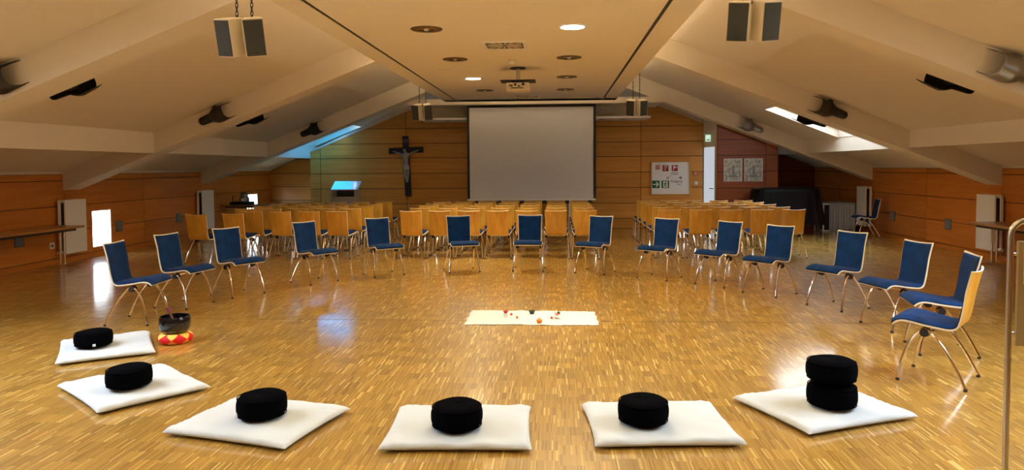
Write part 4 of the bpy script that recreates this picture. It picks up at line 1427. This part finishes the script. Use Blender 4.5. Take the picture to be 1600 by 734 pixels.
MB().lathe([(0.085, 0.25), (0.085, 0.275), (0.03, 0.285)], 16).build('lid', M_BLACK, t, smooth=True)
MB().box(-0.03, -0.125, 0.07, 0.09, -0.112, 0.14).build('paper_label', M_WHITE, t)

# ---------------------------------------------------------------- lectern
t = empty('lectern', (-5.1, 17.2, 0)); tag(t, 'pale lectern with a slanted bluish-lit reading top before the end wall', 'lectern')
top = MB().box(-0.33, -0.2, -0.012, 0.33, 0.2, 0.012).build('reading_top', mat('lectern_top', hexlin(200, 206, 210), 0.15, coat=1.0), t, (0.02, 0.0, 1.12), (R(29), 0, 0), bevel=0.006)
MB().tube([(0, -0.02, 0.0), (0, -0.02, 0.02)], 0.008, 8).build('rivet', M_FOOT, top, (0, 0.1, 0))
Mg = mat('lectern_grey', hexlin(168, 156, 138), 0.5)
for s in (-1, 1):
    MB().box(s * 0.285 - 0.02, -0.2, 0.03, s * 0.285 + 0.02, 0.2, 1.02).build('side_panel', Mg, t)
MB().box(-0.265, -0.2, 0.66, 0.265, -0.18, 0.86).build('front_panel', Mg, t)
MB().box(-0.265, 0.17, 0.3, 0.265, 0.19, 1.0).build('rear_panel', mat('lectern_dark', hexlin(70, 62, 54), 0.6), t)
MB().box(-0.265, -0.18, 0.60, 0.265, 0.17, 0.62).build('shelf', Mg, t)
MB().box(-0.33, -0.25, 0.0, 0.33, 0.25, 0.03).build('base', M_FOOT, t)

# ---------------------------------------------------------------- covered piano and draped cart
t = empty('covered_piano', (5.14, 16.68, 0)); tag(t, 'grand piano under a black cover in the dark right corner', 'piano')
M_PC = mat('piano_cover', (0.003, 0.003, 0.004), 0.5, spec=0.2)


def cover(a, b):
    # ring by ring: a 0..1 round the outline, b from the floor hem up to the top
    an = 2 * PI * a
    ca, sa = math.cos(an), math.sin(an)
    ex = 0.45
    ox = math.copysign(abs(ca) ** ex, ca); oy = math.copysign(abs(sa) ** ex, sa)
    fold = 1 + 0.025 * math.sin(17 * an) * (1 - b) + 0.012 * math.sin(41 * an + 1) * (1 - b)
    if b < 0.7:
        k_ = b / 0.7
        r_ = 1.0 - 0.14 * k_
        z = 0.22 + 0.78 * k_
    else:
        k_ = (b - 0.7) / 0.3
        r_ = 0.86 * math.cos(k_ * PI / 2) ** 0.8 if k_ < 1 else 0.0
        z = 1.0 + 0.05 * math.sin(k_ * PI / 2)
    return (0.82 * ox * r_ * fold, 0.42 * oy * r_ * fold, z)


MB().grid(cover, 96, 20).build('cover', M_PC, t, smooth=True)
for x, y in ((-0.65, -0.25), (0.65, -0.25), (0.0, 0.28)):
    MB().tube([(x, y, 0), (x, y, 0.5)], 0.045, 10).build('leg', M_BLACK, t, smooth=True)

t = empty('draped_cart', (6.45, 17.45, 0)); tag(t, 'white-framed cart draped with a pale grey cloth beside the far right radiator', 'cart')
f = MB()
x0, x1, y0, y1, zt = -0.28, 0.42, -0.28, 0.28, 0.655
for x in (x0, x1):
    for y in (y0, y1):
        f.box(x - 0.014, y - 0.014, 0.0, x + 0.014, y + 0.014, zt)
for z in (0.02, zt - 0.02):
    f.box(x0, y0 - 0.012, z - 0.014, x1, y0 + 0.012, z + 0.014); f.box(x0, y1 - 0.012, z - 0.014, x1, y1 + 0.012, z + 0.014)
    f.box(x0 - 0.012, y0, z - 0.014, x0 + 0.012, y1, z + 0.014); f.box(x1 - 0.012, y0, z - 0.014, x1 + 0.012, y1, z + 0.014)
f.build('frame', M_WHITE, t)
MB().box(x0 + 0.02, y0 + 0.03, 0.03, x1 - 0.02, y1 - 0.02, zt - 0.03).build('inner_box', M_BLACK, t)
MB().box(x0 - 0.014, y0 - 0.016, zt, x1 + 0.014, y1 + 0.014, zt + 0.012).build('top', mat('cart_top', hexlin(150, 146, 140), 0.6), t)


def drape(a, b):
    x = x0 + 0.12 + (x1 + 0.02 - x0 - 0.12) * a
    return (x, y0 - 0.03 - 0.012 * math.sin(28 * a + 2 * b) * (1.2 - b) - 0.008 * math.sin(61 * a), 0.02 + (zt - 0.012) * b)


o = MB().grid(drape, 60, 10).build('drape', mat('drape_grey', hexlin(176, 174, 170), 0.9), t, smooth=True)
so = o.modifiers.new('thickness', 'SOLIDIFY'); so.thickness = 0.004

# ---------------------------------------------------------------- sign stand by the camera
t = empty('sign_stand', (2.10, 3.48, 0)); tag(t, 'tubular metal sign stand with beige panel cut by the right photo edge', 'sign stand')
top_z, wd, rr = 1.285, 0.62, 0.07
path = [(0, 0, 0.02), (0, 0, 0.6), (0, 0, top_z - rr)] + [(rr - rr * math.cos(R(a)), 0, top_z - rr + rr * math.sin(R(a))) for a in range(15, 91, 15)]
path += [(wd - rr + rr * math.sin(R(a)), 0, top_z - rr + rr * math.cos(R(a))) for a in range(0, 91, 15)] + [(wd, 0, 0.6), (wd, 0, 0.02)]
MB().tube(path, 0.0135, 14).build('tube_frame', M_STEEL, t, smooth=True)
for x in (0, wd):
    MB().tube([(x, 0, 0.625), (x, 0, 0.645)], 0.0158, 14).build('collar', M_STEEL, t, smooth=True)
    MB().box(x - 0.03, -0.22, 0, x + 0.03, 0.22, 0.022).build('foot', M_STEEL, t, bevel=0.005)
MB().box(0.032, -0.008, 0.70, wd - 0.032, 0.008, 1.19).build('board', mat('beige_board', hexlin(180, 166, 130), 0.5), t, bevel=0.003)
MB().box(0.055, -0.0115, 0.99, wd - 0.055, -0.008, 1.165).build('card', mat('card', hexlin(236, 222, 188), 0.6), t)
for x in (0.0135, wd - 0.0135):
    for z in (0.76, 1.13):
        MB().tube([(x, 0, z), (x + (0.025 if x < 0.3 else -0.025), 0, z)], 0.006, 8).build('clip', M_STEEL, t)
